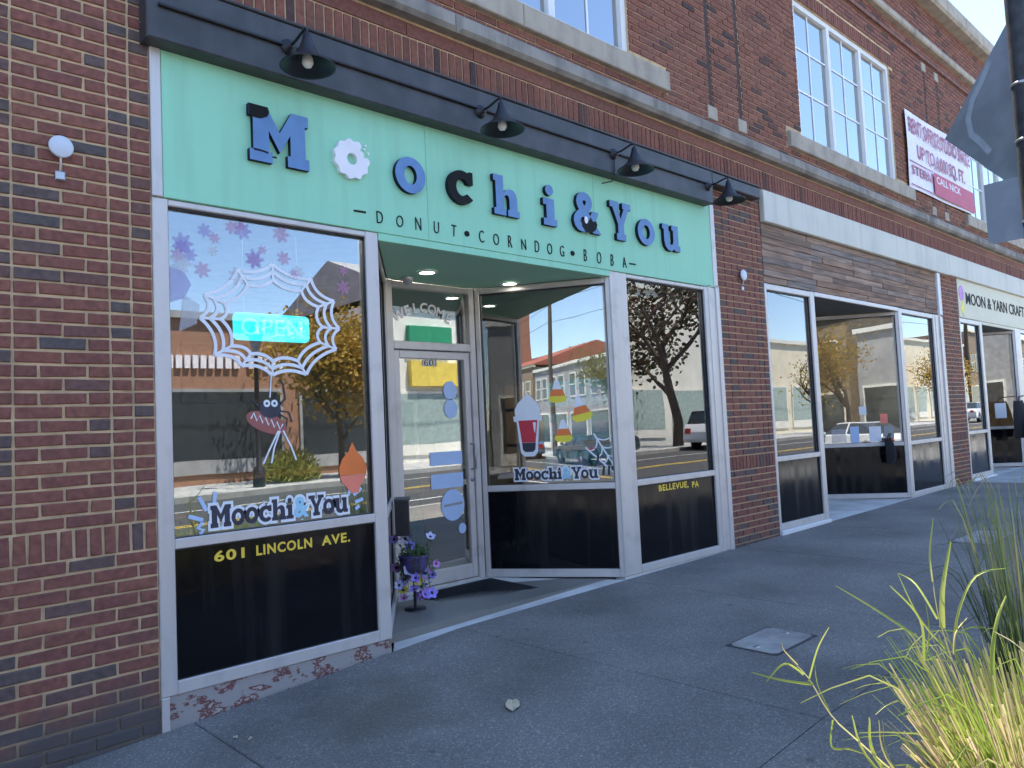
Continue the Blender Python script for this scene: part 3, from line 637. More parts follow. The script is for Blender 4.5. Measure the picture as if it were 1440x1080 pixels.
mb = MB(); mb.cbox(6.822, 7.78, -.118, .0, 3.90, 4.016, .008); mb.build('canopy_beam', 'black_beam', shop)
mb = MB(); mb.cbox(1.36, 7.78, -.128, .006, 4.02, 4.04, .006); mb.build('canopy_flashing', 'black_beam', shop)
mb = MB(); mb.tube([(1.42, -.132, 3.87), (6.80, -.132, 3.87)], .011, 8); mb.build('conduit', 'black_metal', shop)
mb = MB(); mb.tube([(5.24, -.132, 3.86), (5.24, -.13, 3.70), (5.22, -.11, 3.615), (5.15, -.05, 3.60)], .006, 6); mb.build('cable', 'black_metal', shop)
# letters of the name, each its own raised piece
def fit(ch, x0, x1, z0, z1, mat='letter_blue', ext=.017, y=-.024):
    me = glyph(ch, ext, 0, mat, 'letter_side'); a, b, c, d = extents(me); sx, sz = (x1-x0)/(b-a), (z1-z0)/(d-c)
    return place(me, 'letter', (x0-a*sx, y, z0-c*sz), board, 0, (sx, sz, 1))
M_ = fit('M', 1.95, 2.335, 3.155, 3.495)
for k, a_ in enumerate(['donut']):
    pts = [(.128*(1+.055*math.cos(11*t))*math.cos(t), .128*(1+.055*math.cos(11*t))*math.sin(t)) for t in [2*math.pi*i/110 for i in range(110)]]
    pts = [(x, y) if math.hypot(x-.115, y-.075) > .042 else (x*.76, y*.76) for x, y in pts]
    place(to_mesh(curve_data([pts, ell(0, 0, .038, .038)[::-1]], .016), 'donut', 'letter_white', 'letter_white'), 'donut_letter', (2.647, -.022, 3.30), board, label='white donut with a bite standing in for the first letter o')
for q in ((2.757, 3.395), (2.785, 3.37), (2.767, 3.42)): place(to_mesh(curve_data([ell(0, 0, .008, .008, 10)], .006), 'crumb', 'letter_white'), 'donut_crumb', (q[0], -.012, q[1]), board)
fit('o', 2.98, 3.235, 3.153, 3.408); fit('c', 3.435, 3.672, 3.153, 3.405, 'letter_black'); fit('h', 3.877, 4.142, 3.135, 3.445)
fit('i', 4.411, 4.567, 3.13, 3.468); fit('&', 4.77, 5.12, 3.135, 3.483); fit('Y', 5.253, 5.545, 3.13, 3.475); fit('o', 5.64, 5.896, 3.133, 3.381); fit('u', 6.021, 6.299, 3.126, 3.38)
# dark patches printed on the M and the ampersand
place(to_mesh(curve_data([[(0, 0), (.03, -.012), (.075, -.01), (.115, .012), (.128, .04), (.118, .068), (0, .068)]], .001), 'patch', 'letter_black'), 'letter_patch', (1.951, -.0425, 3.426), board)
place(to_mesh(curve_data([[(0, .10), (.01, .03), (.05, -.01), (.12, -.012), (.18, .02), (.205, .07), (.19, .10), (.15, .09), (.12, .125), (.095, .085), (.06, .13), (.03, .09)]], .001), 'patch', 'letter_black'), 'letter_patch', (4.865, -.0425, 3.150), board)
place(to_mesh(curve_data([ell(0, 0, .022, .032, 16)], .001), 'patch', 'letter_white'), 'letter_patch', (4.925, -.0445, 3.243), board)
place(to_mesh(curve_data([[(0, 0), (.05, 0), (.09, -.006), (.09, .004), (.05, .01), (0, .012)], ell(.13, -.02, .016, .006, 12)], .001), 'patch', 'letter_black'), 'letter_patch', (1.975, -.0425, 3.215), board)
# tagline
def tagline(body, x0, x1, z0, h):
    n = len(body); wl = .058
    for k, ch in enumerate(body):
        me_ = to_mesh(text_data(ch, 1, .03, -.012), 'letter', 'letter_black'); a, b, c, d = extents(me_); cx = x0+wl/2+(x1-x0-wl)*k/(n-1); ww = min(wl, (b-a)*.085*.95); hh = h*random.uniform(.94, 1.06)
        o = place(me_, 'tagline_letter', (cx-(a+b)/2*ww/(b-a), -.009, z0-c*hh/(d-c)), board, 0, (ww/(b-a), hh/(d-c), .1)); o.rotation_euler = (math.pi/2, random.uniform(-.07, .07), 0)
tagline('DONUT', 2.835, 3.525, 2.912, .086); tagline('CORNDOG', 3.735, 4.67, 2.900, .088); tagline('BOBA', 4.90, 5.49, 2.895, .10)
for x, z, w in ((3.62, 2.948, 0), (4.77, 2.942, 0)): place(to_mesh(curve_data([ell(0, 0, .024, .021, 16)], .003), 'dot', 'letter_black'), 'tagline_dot', (x, -.009, z), board)
for x, z in ((2.665, 2.962), (5.53, 2.935)): place(to_mesh(curve_data([[(0, 0), (.09, .002), (.09, .014), (0, .012)]], .003), 'dash', 'letter_black'), 'tagline_dash', (x, -.009, z), board)
# soffit downlights and camera
for x, y in ((3.744, .66), (4.675, .68)):
    zf = B1['zf']-.003
    mb = MB(); mb.lathe([(.085, 0), (.085, -.006), (.062, -.010), (.060, .0)], 20, (x, y, zf)); ring = mb.build('downlight', 'white_trim', shop)
    mb = MB(); mb.lathe([(.0, -.004), (.060, -.004)], 20, (x, y, zf)); mb.build('lamp_disc', 'downlight', ring)
mb = MB(); mb.lathe([(.05, .0), (.05, -.02), (.04, -.03), (.035, -.05), (.015, -.065), (0, -.067)], 18, (3.74, .93, B1['zf'])); tag(mb.build('security_camera', 'grey_aluminium'), 'small grey dome security camera under the mint ceiling above the glass door', 'camera')

# --- stickers on the glass
def shape(splines, mat, name, loc, parent, rz=0, y_off=0, label=None, ext=.0004, off=0):
    return place(to_mesh(curve_data(splines, ext, off), name, mat), name, loc, parent, rz, label=label)
paneL, bulkL = B1['L'][1], B1['L'][2]; YS = .0435
def wordmark(x0, x1, z0, h, parent, yoff, rz=0, org=None, names='window_lettering'):
    """the shop name as a die-cut sticker: white outline, dark letters, pale blue ampersand"""
    seq = [('M', 1.13, .02), ('o', .76, .02), ('o', .76, .02), ('c', .76, .02), ('h', .86, .02), ('i', .44, .02), ('&', .95, .0), ('Y', 1.0, -.06), ('o', .76, .02), ('u', .9, 0)]
    tot = sum(w+g for _, w, g in seq); sx = (x1-x0)/tot; x = x0
    for ch, w, g in seq:
        for lay, (off, mat) in enumerate(((.13, 'sticker_white'), (0, 'sticker_navy' if ch != '&' else 'sticker_blue'))):
            me = glyph(ch, .0006, off, mat); a, b, c, d = extents(me)
            base = glyph(ch, .0006, 0, mat); A, B, C, D_ = extents(base)
            s = (w/(B-A))*sx; sz = h/(D_-C) if ch in '&' else h
            lx = x - A*s; dy = -.0012*(lay+1)+(.0002*(seq.index((ch, w, g)) % 2))
            if org is None: loc = (lx, yoff+dy, z0 - (C*sz if ch == '&' else 0))
            else: loc = (org[0]+math.cos(rz)*lx+math.sin(rz)*(yoff+dy)*-1, org[1]+math.sin(rz)*lx+math.cos(rz)*(yoff+dy), z0-(C*sz if ch == '&' else 0))
            place(me, names, loc, parent, rz, (s, sz, 1))
        x += (w+g)*sx
wordmark(1.70, 2.575, 1.02, .125, paneL, YS)
WEB = [(2.112, 2.562), (1.894, 2.504), (1.696, 2.338), (1.667, 2.205), (1.747, 1.996), (1.903, 1.936), (2.091, 1.883), (2.315, 1.891), (2.53, 2.056), (2.558, 2.19), (2.525, 2.367), (2.368, 2.495)]
def ribbon(mb, pts, w, y):
    n = len(pts); L = []; Rr = []
    for i, p in enumerate(pts):
        a, b = pts[max(i-1, 0)], pts[min(i+1, n-1)]; dx, dz = b[0]-a[0], b[1]-a[1]; l = math.hypot(dx, dz) or 1
        ww = w*(1 if not callable(w) else 1)/2
        L.append((p[0]-dz/l*ww, y, p[1]+dx/l*ww)); Rr.append((p[0]+dz/l*ww, y, p[1]-dx/l*ww))
    mb.add(L+Rr, [(i, n+i, n+i+1, i+1) for i in range(n-1)])
mb = MB(); cw = (2.11, 2.20)
for s in (1, .87, .73):
    for i in range(12):
        p, q = WEB[i], WEB[(i+1) % 12]
        P = (cw[0]+(p[0]-cw[0])*s, cw[1]+(p[1]-cw[1])*s); Q = (cw[0]+(q[0]-cw[0])*s, cw[1]+(q[1]-cw[1])*s)
        mid = ((P[0]+Q[0])/2*.62+.38*(cw[0]+((P[0]+Q[0])/2-cw[0])*.55), (P[1]+Q[1])/2*.62+.38*(cw[1]+((P[1]+Q[1])/2-cw[1])*.55))
        ribbon(mb, [((1-t)**2*P[0]+2*t*(1-t)*mid[0]+t*t*Q[0], (1-t)**2*P[1]+2*t*(1-t)*mid[1]+t*t*Q[1]) for t in [k/9 for k in range(10)]], .020, YS-.001-.0004*(i % 2)-.0008*(s < .8))
for i in range(12):
    p = WEB[i]; ribbon(mb, [p, (cw[0]+(p[0]-cw[0])*.72, cw[1]+(p[1]-cw[1])*.72)], .015, YS-.0026)
ribbon(mb, [(2.085, 1.89), (2.072, 1.75)], .007, YS-.0016)
web = mb.build('web_decal', 'sticker_white', paneL); web['label'] = 'white spider web outline on the left window'
# hanging spider with a sausage-shaped body
shape([ell(0, 0, .067, .052)], 'sticker_navy', 'spider_decal', (2.072, YS-.002, 1.68), paneL, label='cartoon spider decal hanging from the web')
for dx in (-.024, .024):
    shape([ell(0, 0, .021, .022, 16)], 'sticker_white', 'spider_eye', (2.074+dx, YS-.004, 1.715), paneL); shape([ell(0, 0, .008, .008, 12)], 'sticker_navy', 'spider_eye', (2.074+dx, YS-.0055, 1.715), paneL)
c_, s_ = math.cos(R(-20)), math.sin(R(-20))
shape([[(x*c_-y*s_, x*s_+y*c_) for x, y in ell(0, 0, .135, .058)]], 'sticker_brown', 'spider_decal', (2.05, YS-.001, 1.60), paneL)
mb = MB()
ribbon(mb, [(1.95+.018*k, 1.645-.007*k+(.022 if k % 2 else -.018)) for k in range(12)], .009, YS-.003); mb.build('icing_decal', 'sticker_white', paneL)
mb = MB()
for pts in ([(2.12, 1.69), (2.17, 1.74), (2.16, 1.83), (2.14, 1.86)], [(2.13, 1.67), (2.19, 1.66), (2.21, 1.60)], [(2.13, 1.65), (2.18, 1.62), (2.17, 1.57)], [(2.0, 1.70), (1.96, 1.74)]): ribbon(mb, pts, .009, YS-.0018)
mb.build('spider_leg', 'sticker_navy', paneL)
mb = MB()
for pts in ([(2.12, 1.55), (2.06, 1.44), (2.02, 1.36)], [(2.13, 1.55), (2.09, 1.45), (2.07, 1.36)], [(2.15, 1.55), (2.20, 1.45), (2.23, 1.37)]): ribbon(mb, pts, .010, YS-.0022)
mb.build('spider_leg', 'sticker_white', paneL)
dr_ = [(0, .15), (.03, .09), (.075, .045), (.10, -.01), (.098, -.06), (-.098, -.06), (-.10, -.01), (-.075, .045), (-.03, .09)]
shape([dr_], 'sticker_orange', 'drop_decal', (2.622, YS-.001, 1.31), paneL, label='orange drop-shaped decal on the left window')
shape([[(.098, .045), (.075, 0), (.05, -.03), (.035, -.07), (-.02, -.07), (-.05, -.03), (-.08, 0), (-.098, .045)]], 'sticker_peach', 'drop_decal', (2.622, YS-.001, 1.203), paneL)
mb = MB()
for pts in ([(1.64, 1.20), (1.68, 1.12)], [(1.73, 1.22), (1.72, 1.13)], [(1.58, 1.10), (1.66, 1.07)], [(1.66, 1.06), (1.63, 1.03), (1.66, 1.015), (1.64, .995)], [(2.60, 1.17), (2.58, 1.12)], [(2.68, 1.16), (2.62, 1.12)], [(2.69, 1.09), (2.63, 1.075)], [(2.66, 1.05), (2.63, 1.03)]):
    mb = MB(); ribbon(mb, pts, .022, YS-.0012); mb.build('splash_decal', 'sticker_pale_blue', paneL)
for nm_, c_3 in (('vinyl_pink', (.70, .30, .55)), ('vinyl_violet', (.42, .30, .75)), ('vinyl_white', (.8, .8, .85))):
    mt_, nt_, b_3 = newmat(nm_); b_3.inputs['Base Color'].default_value = (*c_3, 1); b_3.inputs['Alpha'].default_value = .2; b_3.inputs['Roughness'].default_value = .5
for k in range(22):     # faint flower cut-outs near the window head
    x, z = random.uniform(1.53, 2.7), random.uniform(2.44, 2.77); mt_ = random.choice(['vinyl_pink', 'vinyl_white', 'vinyl_violet', 'vinyl_pink']); r_ = random.uniform(.022, .05)
    pts = [(r_*(1+.3*math.cos(7*t))*math.cos(t), r_*(1+.3*math.cos(7*t))*math.sin(t)) for t in [2*math.pi*i/42 for i in range(42)]]
    shape([pts], mt_, 'flower_decal', (x, YS-.0004-.0003*(k % 5), z), paneL)
shape([[(-.06, -.09), (.02, -.06), (.06, .02), (.02, .09), (-.06, .11)]], 'vinyl_violet', 'flower_decal', (1.565, YS-.001, 2.37), paneL); shape([[(-.05, -.10), (.05, -.05), (.07, .06), (-.02, .11)]], 'vinyl_white', 'flower_decal', (1.60, YS-.0014, 2.22), paneL)
def word(body, x0, x1, z0, h, mat, parent, y, name, sp=1.15, off=.03, desc=0):
    me_ = to_mesh(text_data(body, 1, .0006, off, sp), 'lettering', mat); a, b, c, d = extents(me_)
    return place(me_, name, (x0-a*(x1-x0)/(b-a), y, z0-c*h/.73), parent, 0, ((x1-x0)/(b-a), h/.73, 1))
for w_, a_, b_ in (('601', 1.71, 1.885), ('LINCOLN', 1.955, 2.31), ('AVE.', 2.375, 2.575)): word(w_, a_, b_, .832, .058, 'yellow_vinyl', bulkL, .028, 'address_lettering')
for w_, a_, b_ in (('BELLEVUE,', 5.825, 6.30), ('PA', 6.36, 6.475)): word(w_, a_, b_, .845, .058, 'yellow_vinyl', B1['R'][2], .028, 'address_lettering')
# door and transom
for (x0, x1, z0, z1) in ((4.02, 4.375, 1.205, 1.322), (4.02, 4.375, 1.003, 1.13)):
    shape([[(x0, z0), (x1, z0), (x1, z1), (x0, z1)]], 'sticker_pale_blue', 'door_sticker', (0, DX+.0385, 0), B1['DG'])
shape([ell(4.25, .85, .128, .138)], 'sticker_pale_blue', 'door_sticker', (0, DX+.0385, 0), B1['DG'], label='round pale blue sticker with a dark bar on the door')
shape([[(4.15, .838), (4.355, .85), (4.355, .872), (4.15, .86)]], 'far_grey', 'door_sticker', (0, DX+.037, 0), B1['DG'])
shape([ell(4.345, .635, .042, .046)], 'sticker_pale_blue', 'door_sticker', (0, DX+.0385, 0), B1['DG'])
for z in (1.86, 1.70): shape([ell(4.27, z, .075, .085)], 'sticker_pale_blue', 'door_sticker', (0, DX+.0385, 0), B1['DG'])
me_ = to_mesh(text_data('601', 1, .001, .02), 'lettering', 'sticker_white'); place(me_, 'door_number', (3.975, DX+.038, 2.075), B1['DG'], 0, (.11, .085, 1))
me_ = to_mesh(text_data('601', 1, .0005, .0), 'lettering', 'sticker_navy'); place(me_, 'door_number', (3.985, DX+.0365, 2.075), B1['DG'], 0, (.11, .085, 1))
for i, ch in enumerate('WELCOME'):
    t = (i-3)/3; a = R(-26*t); me_ = to_mesh(text_data(ch, .12, .0005, .003, align='CENTER'), 'lettering', 'letter_white')
    o = place(me_, 'welcome_letter', (4.015+.25*t, DX+.037, 2.545-.075*t*t), B1['T']); o.rotation_euler = (math.pi/2, -a, 0)
# angled window: cup, sweets, web, name
ox, oy, ang, LL = B1['SRorg']; paneS = B1['SR'][1]
def SP(s, z, y=.043):      # s from the facade end of the angled window
    lx = LL-s; return (ox+math.cos(ang)*lx-math.sin(ang)*y, oy+math.sin(ang)*lx+math.cos(ang)*y, z)
def sshape(spl, mat, name, s, z, y=.043, label=None, off=0): return place(to_mesh(curve_data(spl, .0005, off), name, mat), name, SP(s, z, y), paneS, ang, label=label)
cup = [(-.10, 0), (.10, 0), (.065, -.28), (.04, -.31), (-.04, -.31), (-.065, -.28)]
sshape([[(-.13, -.02), (-.135, .03), (-.115, .03), (-.12, .09), (-.085, .15), (-.045, .185), (-.01, .215), (.0, .25), (.02, .215), (.05, .19), (.09, .15), (.118, .09), (.115, .03), (.135, .03), (.13, -.02), (.105, -.02), (.078, -.30), (.045, -.335), (-.045, -.335), (-.078, -.30), (-.105, -.02)]], 'sticker_white', 'cup_decal', .81, 1.575, .0432, 'decal of a red drink cup topped with whipped cream')
sshape([[(-.088, -.01), (.088, -.01), (.063, -.21), (-.063, -.21)]], 'sticker_red', 'cup_decal', .81, 1.575, .0418)
sshape([[(-.064, -.212), (.064, -.212), (.057, -.275), (.035, -.295), (-.035, -.295), (-.057, -.275)]], 'sticker_navy', 'cup_decal', .81, 1.575, .0418)
sshape([[(.045, -.03), (.075, -.03), (.062, -.13), (.052, -.10)]], 'sticker_white', 'cup_decal', .81, 1.575, .0406)
for s, z, tl, k in ((.53, 1.80, 0, 1.0), (.325, 1.635, 12, 1.12), (.49, 1.445, 0, 1.0)):
    ca, sa = math.cos(R(tl)), math.sin(R(tl)); rot = lambda P: [((x*ca-y*sa)*k, (x*sa+y*ca)*k) for x, y in P]
    out = [(-.085, -.055), (-.06, -.085), (.06, -.085), (.085, -.055), (.025, .11), (0, .125), (-.025, .11)]
    sshape([rot([(-.044, .03), (.044, .03), (.018, .105), (0, .118), (-.018, .105)])], 'sticker_white', 'candy_decal', s, z, .0432, 'candy corn decal in white, orange and yellow')
    sshape([rot([(-.072, -.03), (.072, -.03), (.045, .029), (-.045, .029)])], 'sticker_orange', 'candy_decal', s, z, .0432)
    sshape([rot([(-.085, -.055), (-.06, -.085), (0, -.093), (.06, -.085), (.085, -.055), (.073, -.031), (-.073, -.031)])], 'sticker_yellow', 'candy_decal', s, z, .0432)
wordmark(LL-.955, LL-.20, 1.028, .105, paneS, .0432, ang, (ox, oy))
mb = MB(); mb.xf = Matrix.Translation((ox, oy, 0)) @ Matrix.Rotation(ang, 4, 'Z')
wc = (LL+.02, 1.00); rays = [(LL-.30, 1.32), (LL-.245, 1.42), (LL-.05, 1.52), (LL-.02, 1.24)]
ends = [(LL-.30, 1.30), (LL-.22, 1.42), (LL-.05, 1.47)]
for e in ends: ribbon(mb, [e, wc], .014, .0425)
for s in (.9, .72, .54, .36):
    for p, q in zip(ends, ends[1:]):
        P = tuple(wc[i]+(p[i]-wc[i])*s for i in (0, 1)); Q = tuple(wc[i]+(q[i]-wc[i])*s for i in (0, 1)); md = tuple(wc[i]+((P[i]+Q[i])/2-wc[i])*.82 for i in (0, 1))
        ribbon(mb, [tuple((1-t)**2*P[i]+2*t*(1-t)*md[i]+t*t*Q[i] for i in (0, 1)) for t in [k/7 for k in range(8)]], .011, .0412)
mb.build('web_decal', 'sticker_white', paneS)
sshape([ell(0, 0, .022, .022, 14)], 'sticker_navy', 'web_decal', .06, 1.11, .040)
sshape([[(0, 0), (.03, .05), (.035, .11), (.015, .16), (.03, .16), (.055, .10), (.045, .03), (.02, 0)], [(.07, -.08), (.09, -.08), (.10, .0), (.08, .0)], [(.12, -.08), (.14, -.08), (.145, .0), (.125, .0)]], 'sticker_navy', 'tail_decal', .235, 1.13, .0405)

# --- second shop: plank sign
shop2, B2 = make_bay(7.95, 13.6, 8.0, 9.05, 9.16, 11.80, 11.93, 13.22, 1.045, .235, 2.93, 3.0, 'plank_shop_front', 'vacant-looking shop front with a weathered wood plank sign and pale upper band')
B2['soffit'].build('soffit', 'dark_soffit', shop2); B2['lip'].build('head_rail', 'white_aluminium', shop2)
mb = MB(); mb.cbox(7.96, 9.155, -.03, .12, .0, .232); mb.build('window_base', 'white_trim', shop2)
mb = MB(); mb.cbox(11.81, 13.59, .005, .12, .0, .232); mb.build('window_base', 'white_trim', shop2)
mb = MB(); mb.cbox(13.3, 13.36, -.008, .0, .235, 2.98, .003); mb.cbox(13.48, 13.598, -.02, .0, -.1, 2.98, .004); mb.build('jamb_cover', 'white_aluminium', shop2)
mb = MB(); mb.box(7.955, 13.595, .03, .12, 3.004, 3.69); sg = mb.build('sign_board', 'wood_shelf', shop2)
z = 3.008
while z < 3.67:
    x = 7.957; h = .0755
    while x < 13.45:
        L_ = min(random.choice((.55, .75, .95, 1.2)), 13.45-x)
        if 13.45-x-L_ < .3: L_ = 13.45-x
        mb = MB(); mb.cbox(-L_/2+.002, L_/2-.002, 0, .03, .002, h-.002, .003); o = mb.build('plank', 'weathered_plank')
        o.location = (x+L_/2, random.uniform(-.004, .006), z); adopt(o, sg); x += L_
    z += h
mb = MB(); mb.cbox(13.46, 13.59, -.03, .1, 3.003, 3.69); mb.build('sign_trim', 'white_trim', shop2)
mb = MB(); mb.cbox(7.955, 14.0, -.06, .0, 3.692, 4.055, .008); mb.build('fascia_band', 'cream_paint', shop2)

# --- third shop: craft shop
shop3, B3 = make_bay(14.47, 20.1, 14.52, 15.55, 15.68, 17.75, 18.15, 19.7, 1.09, .29, 2.95, 3.03, 'craft_shop_front', 'craft shop front with a cream sign board and black lower panels')
B3['soffit'].build('soffit', 'dark_soffit', shop3); B3['lip'].build('head_rail', 'cream_sign', shop3)
mb = MB(); mb.cbox(14.5, 15.72, -.04, .12, .05, .287); mb.build('window_base', 'white_trim', shop3)
mb = MB(); mb.cbox(17.76, 20.09, .005, .12, .05, .287); mb.build('window_base', 'white_trim', shop3)
mb = MB(); mb.cbox(14.475, 20.095, -.01, .1, 3.034, 3.70, .005); sg3 = mb.build('sign_board', 'cream_sign', shop3)
mb = MB(); mb.cbox(14.002, 20.3, -.06, .0, 3.702, 4.055, .008); mb.build('fascia_band', 'cream_paint', shop3)
me_ = to_mesh(text_data('MOON & YARN CRAFT', 1, .002, .01), 'lettering', 'letter_black'); a, b, c, d = extents(me_); place(me_, 'lettering', (14.84, -.014, 3.29), sg3, 0, (3.62/(b-a), .21/(d-c), 1))
place(to_mesh(curve_data([ell(0, 0, .12, .13), ], .003), 'ball', 'petal_pink'), 'yarn_ball_mark', (14.64, -.013, 3.46), sg3)
place(to_mesh(curve_data([[(-.1, 0), (-.03, .06), (0, .16), (.04, .06), (.11, .02), (.05, -.06), (.03, -.15), (-.05, -.06)]], .003), 'star', 'sticker_yellow'), 'star_mark', (14.66, -.013, 3.20), sg3)

def poster(bay, s0, z0, w, h, mat):
    ox_, oy_, an_, L_ = bay['SRorg']; lx = L_-s0; me_ = to_mesh(curve_data([[(0, 0), (w, 0), (w, h), (0, h)]], .0006), 'poster', mat)
    y_ = .0435; place(me_, 'window_poster', (ox_+math.cos(an_)*lx-math.sin(an_)*y_, oy_+math.sin(an_)*lx+math.cos(an_)*y_, z0), bay['SR'][1], an_)
poster(B2, 1.02, 1.06, .2, .2, 'vinyl_white'); poster(B2, .76, 1.05, .12, .24, 'sticker_pale_blue'); poster(B2, .50, 1.06, .16, .22, 'sticker_white'); poster(B2, .30, 1.1, .13, .18, 'far_grey'); poster(B2, .62, 1.46, .1, .12, 'sticker_white'); poster(B2, .34, 1.32, .1, .14, 'sticker_peach')
poster(B3, 1.02, 1.12, .34, .42, 'sticker_pale_blue'); poster(B3, .45, 1.25, .2, .3, 'sticker_white')
# --- shop at the near end (mostly outside the picture)
shop0, B0 = make_bay(-5.15, .48, -5.07, -3.8, -3.7, -1.3, -1.06, .2, .9, .04, 2.78, 2.86, 'plain_shop_front', 'plain white framed shop front beside the corner pier')
B0['soffit'].build('soffit', 'dark_soffit', shop0); B0['lip'].build('head_rail', 'far_grey', shop0)
mb = MB(); mb.cbox(-5.14, .47, 0, .1, 2.864, 4.05); mb.build('sign_board', 'far_grey', shop0)
mb = MB(); mb.box(-5.14, -3.71, .01, .12, -.5, .038); mb.build('window_base', 'curb_stone', shop0)
mb = MB(); mb.box(-1.29, .47, .01, .12, -.5, .038); mb.build('window_base', 'curb_stone', shop0)

# ------------------------------------------------------------------ gooseneck lamps
def gooseneck():
    root = empty('gooseneck_lamp', (0, 0, 0), 'x', 'wall lamp', 'gooseneck lamps along the black beam')
    mb = MB(); mb.xf = Matrix.Rotation(math.pi/2, 4, 'X'); mb.lathe([(0, .045), (.022, .045), (.026, .02), (.045, .018), (.05, 0)], 18); mb.build('wall_mount', 'black_metal', root)
    mb = MB(); mb.tube([(.0, -.03, 0), (.0, -.09, .002), (.0, -.19, .024), (.0, -.222, .026), (.0, -.232, .012), (.0, -.232, -.03)], .0085, 8); mb.build('arm', 'black_metal', root)
    mb = MB(); mb.lathe([(r_, z_*.8-.085) for r_, z_ in ((.0, .095), (.022, .09), (.028, .05), (.042, .0), (.075, -.075), (.125, -.125), (.158, -.150), (.160, -.160), (.150, -.156), (.118, -.128), (.07, -.08), (.036, -.01), (.02, .04))], 28, (0, -.232, 0)); mb.build('shade', 'black_metal', root)
    mb = MB(); mb.lathe([(.0, -.158), (.022, -.150), (.034, -.128), (.03, -.10), (.016, -.07), (.014, -.02)], 16, (0, -.232, -.06)); mb.build('bulb', 'bulb', root)
    return root
lamp0 = gooseneck()
LL_ = ['over the big letter M', 'over the black letter c', 'over the ampersand, beside a hanging cable', 'at the right end of the beam, against the brick pier']
for i, (x, z) in enumerate(((2.174, 3.866), (3.704, 3.852), (5.24, 3.858), (6.724, 3.845))):
    o = lamp0 if i == 0 else copy_tree(lamp0)
    o.location = (x, -.122, z); o['label'] = 'black cone gooseneck lamp '+LL_[i]

# ------------------------------------------------------------------ small things on the facade
for (x, z, r_, lb) in ((.967, 3.014, .056, 'pale round disc on a short stem fixed to the corner brick pier'), (7.466, 3.03, .06, 'pale round disc fixed to the brick pier between mint and plank shops')):
    root = empty('wall_disc', (x, 0, z), lb, 'wall bracket')
    mb = MB(); mb.xf = Matrix.Translation((x, -.035, z)) @ Matrix.Rotation(math.pi/2, 4, 'X'); mb.lathe([(0, .006), (r_*.9, .006), (r_, .001), (r_, -.006), (0, -.006)], 28); mb.build('disc', 'plastic_white', root)
    mb = MB(); mb.tube([(x, -.026, z), (x, -.02, z-.09), (x, 0, z-.13)], .006, 6); mb.build('stem', 'steel', root)
    mb = MB(); mb.cbox(x-.022, x+.022, -.018, .0, z-.165, z-.12, .005); mb.build('wall_plate', 'grey_aluminium', root)
mb = MB(); mb.tube([(1.37, -.01, 3.80), (1.378, -.04, 3.785), (1.385, -.05, 3.80)], .012, 8); tag(mb.build('pipe_stub', 'plastic_white'), 'little white pipe stub beside the end of the black beam', 'pipe')
# letting banner
ban = empty('letting_banner', (14.05, -.03, 4.95), 'white and red office space banner hung beside the upper window', 'banner')
mb = MB()
nx = 24; rows = 6; vs = []
for j in range(rows+1):
    for i in range(nx+1):
        t, u = i/nx, j/rows; x = 12.56+3.08*t; z = 4.93+.03*t+1.24*u; y = -.03-.018*math.sin(t*9+u*2)*(1-abs(2*u-1)*.5); vs.append((x, y, z))
mb.add(vs, [(j*(nx+1)+i, j*(nx+1)+i+1, (j+1)*(nx+1)+i+1, (j+1)*(nx+1)+i) for j in range(rows) for i in range(nx)], smooth=True); mb.build('sheet', 'banner_white', ban)
YB = -.054
def btext(body, x0, x1, z0, h, mat, y=YB):
    me_ = to_mesh(text_data(body, 1, .0008, .018), 'lettering', mat); a, b, c, d = extents(me_); place(me_, 'lettering', (x0-a*(x1-x0)/(b-a), y, z0), ban, 0, ((x1-x0)/(b-a), h/(d-c), 1))
btext('RENT OFFICE STUDIO SPACE', 12.66, 15.55, 5.83, .25, 'banner_ink'); btext('UP TO 6,000 SQ. FT.', 12.95, 15.2, 5.46, .27, 'banner_ink')
btext('STERN', 12.66, 13.52, 5.16, .15, 'banner_ink')
mb = MB(); mb.box(13.62, 15.63, YB, YB+.002, 4.99, 5.36); mb.build('red_panel', 'banner_red', ban)
mb = MB(); mb.box(12.6, 13.6, YB, YB+.002, 5.35, 5.365); mb.box(12.6, 13.6, YB, YB+.002, 4.98, 4.995); mb.build('rule', 'banner_ink', ban)
btext('CALL NICK', 13.72, 14.9, 5.20, .12, 'banner_white', YB-.002)
# for-lease sheet in the upper window
mb = MB(); mb.box(9.18, 9.98, .10, .104, 4.99, 5.42); sh = tag(mb.build('window_notice', 'banner_white'), 'white paper notice taped inside the upper window', 'notice')
for t_, z in (('OFFICE SPACE', 5.30), ('FOR LEASE', 5.17)):
    me_ = to_mesh(text_data(t_, 1, .0005, .01), 'lettering', 'sticker_pale_blue'); a, b, c, d = extents(me_); place(me_, 'lettering', (9.23, .0975, z), sh, 0, (.68/(b-a), .085/(d-c), 1))

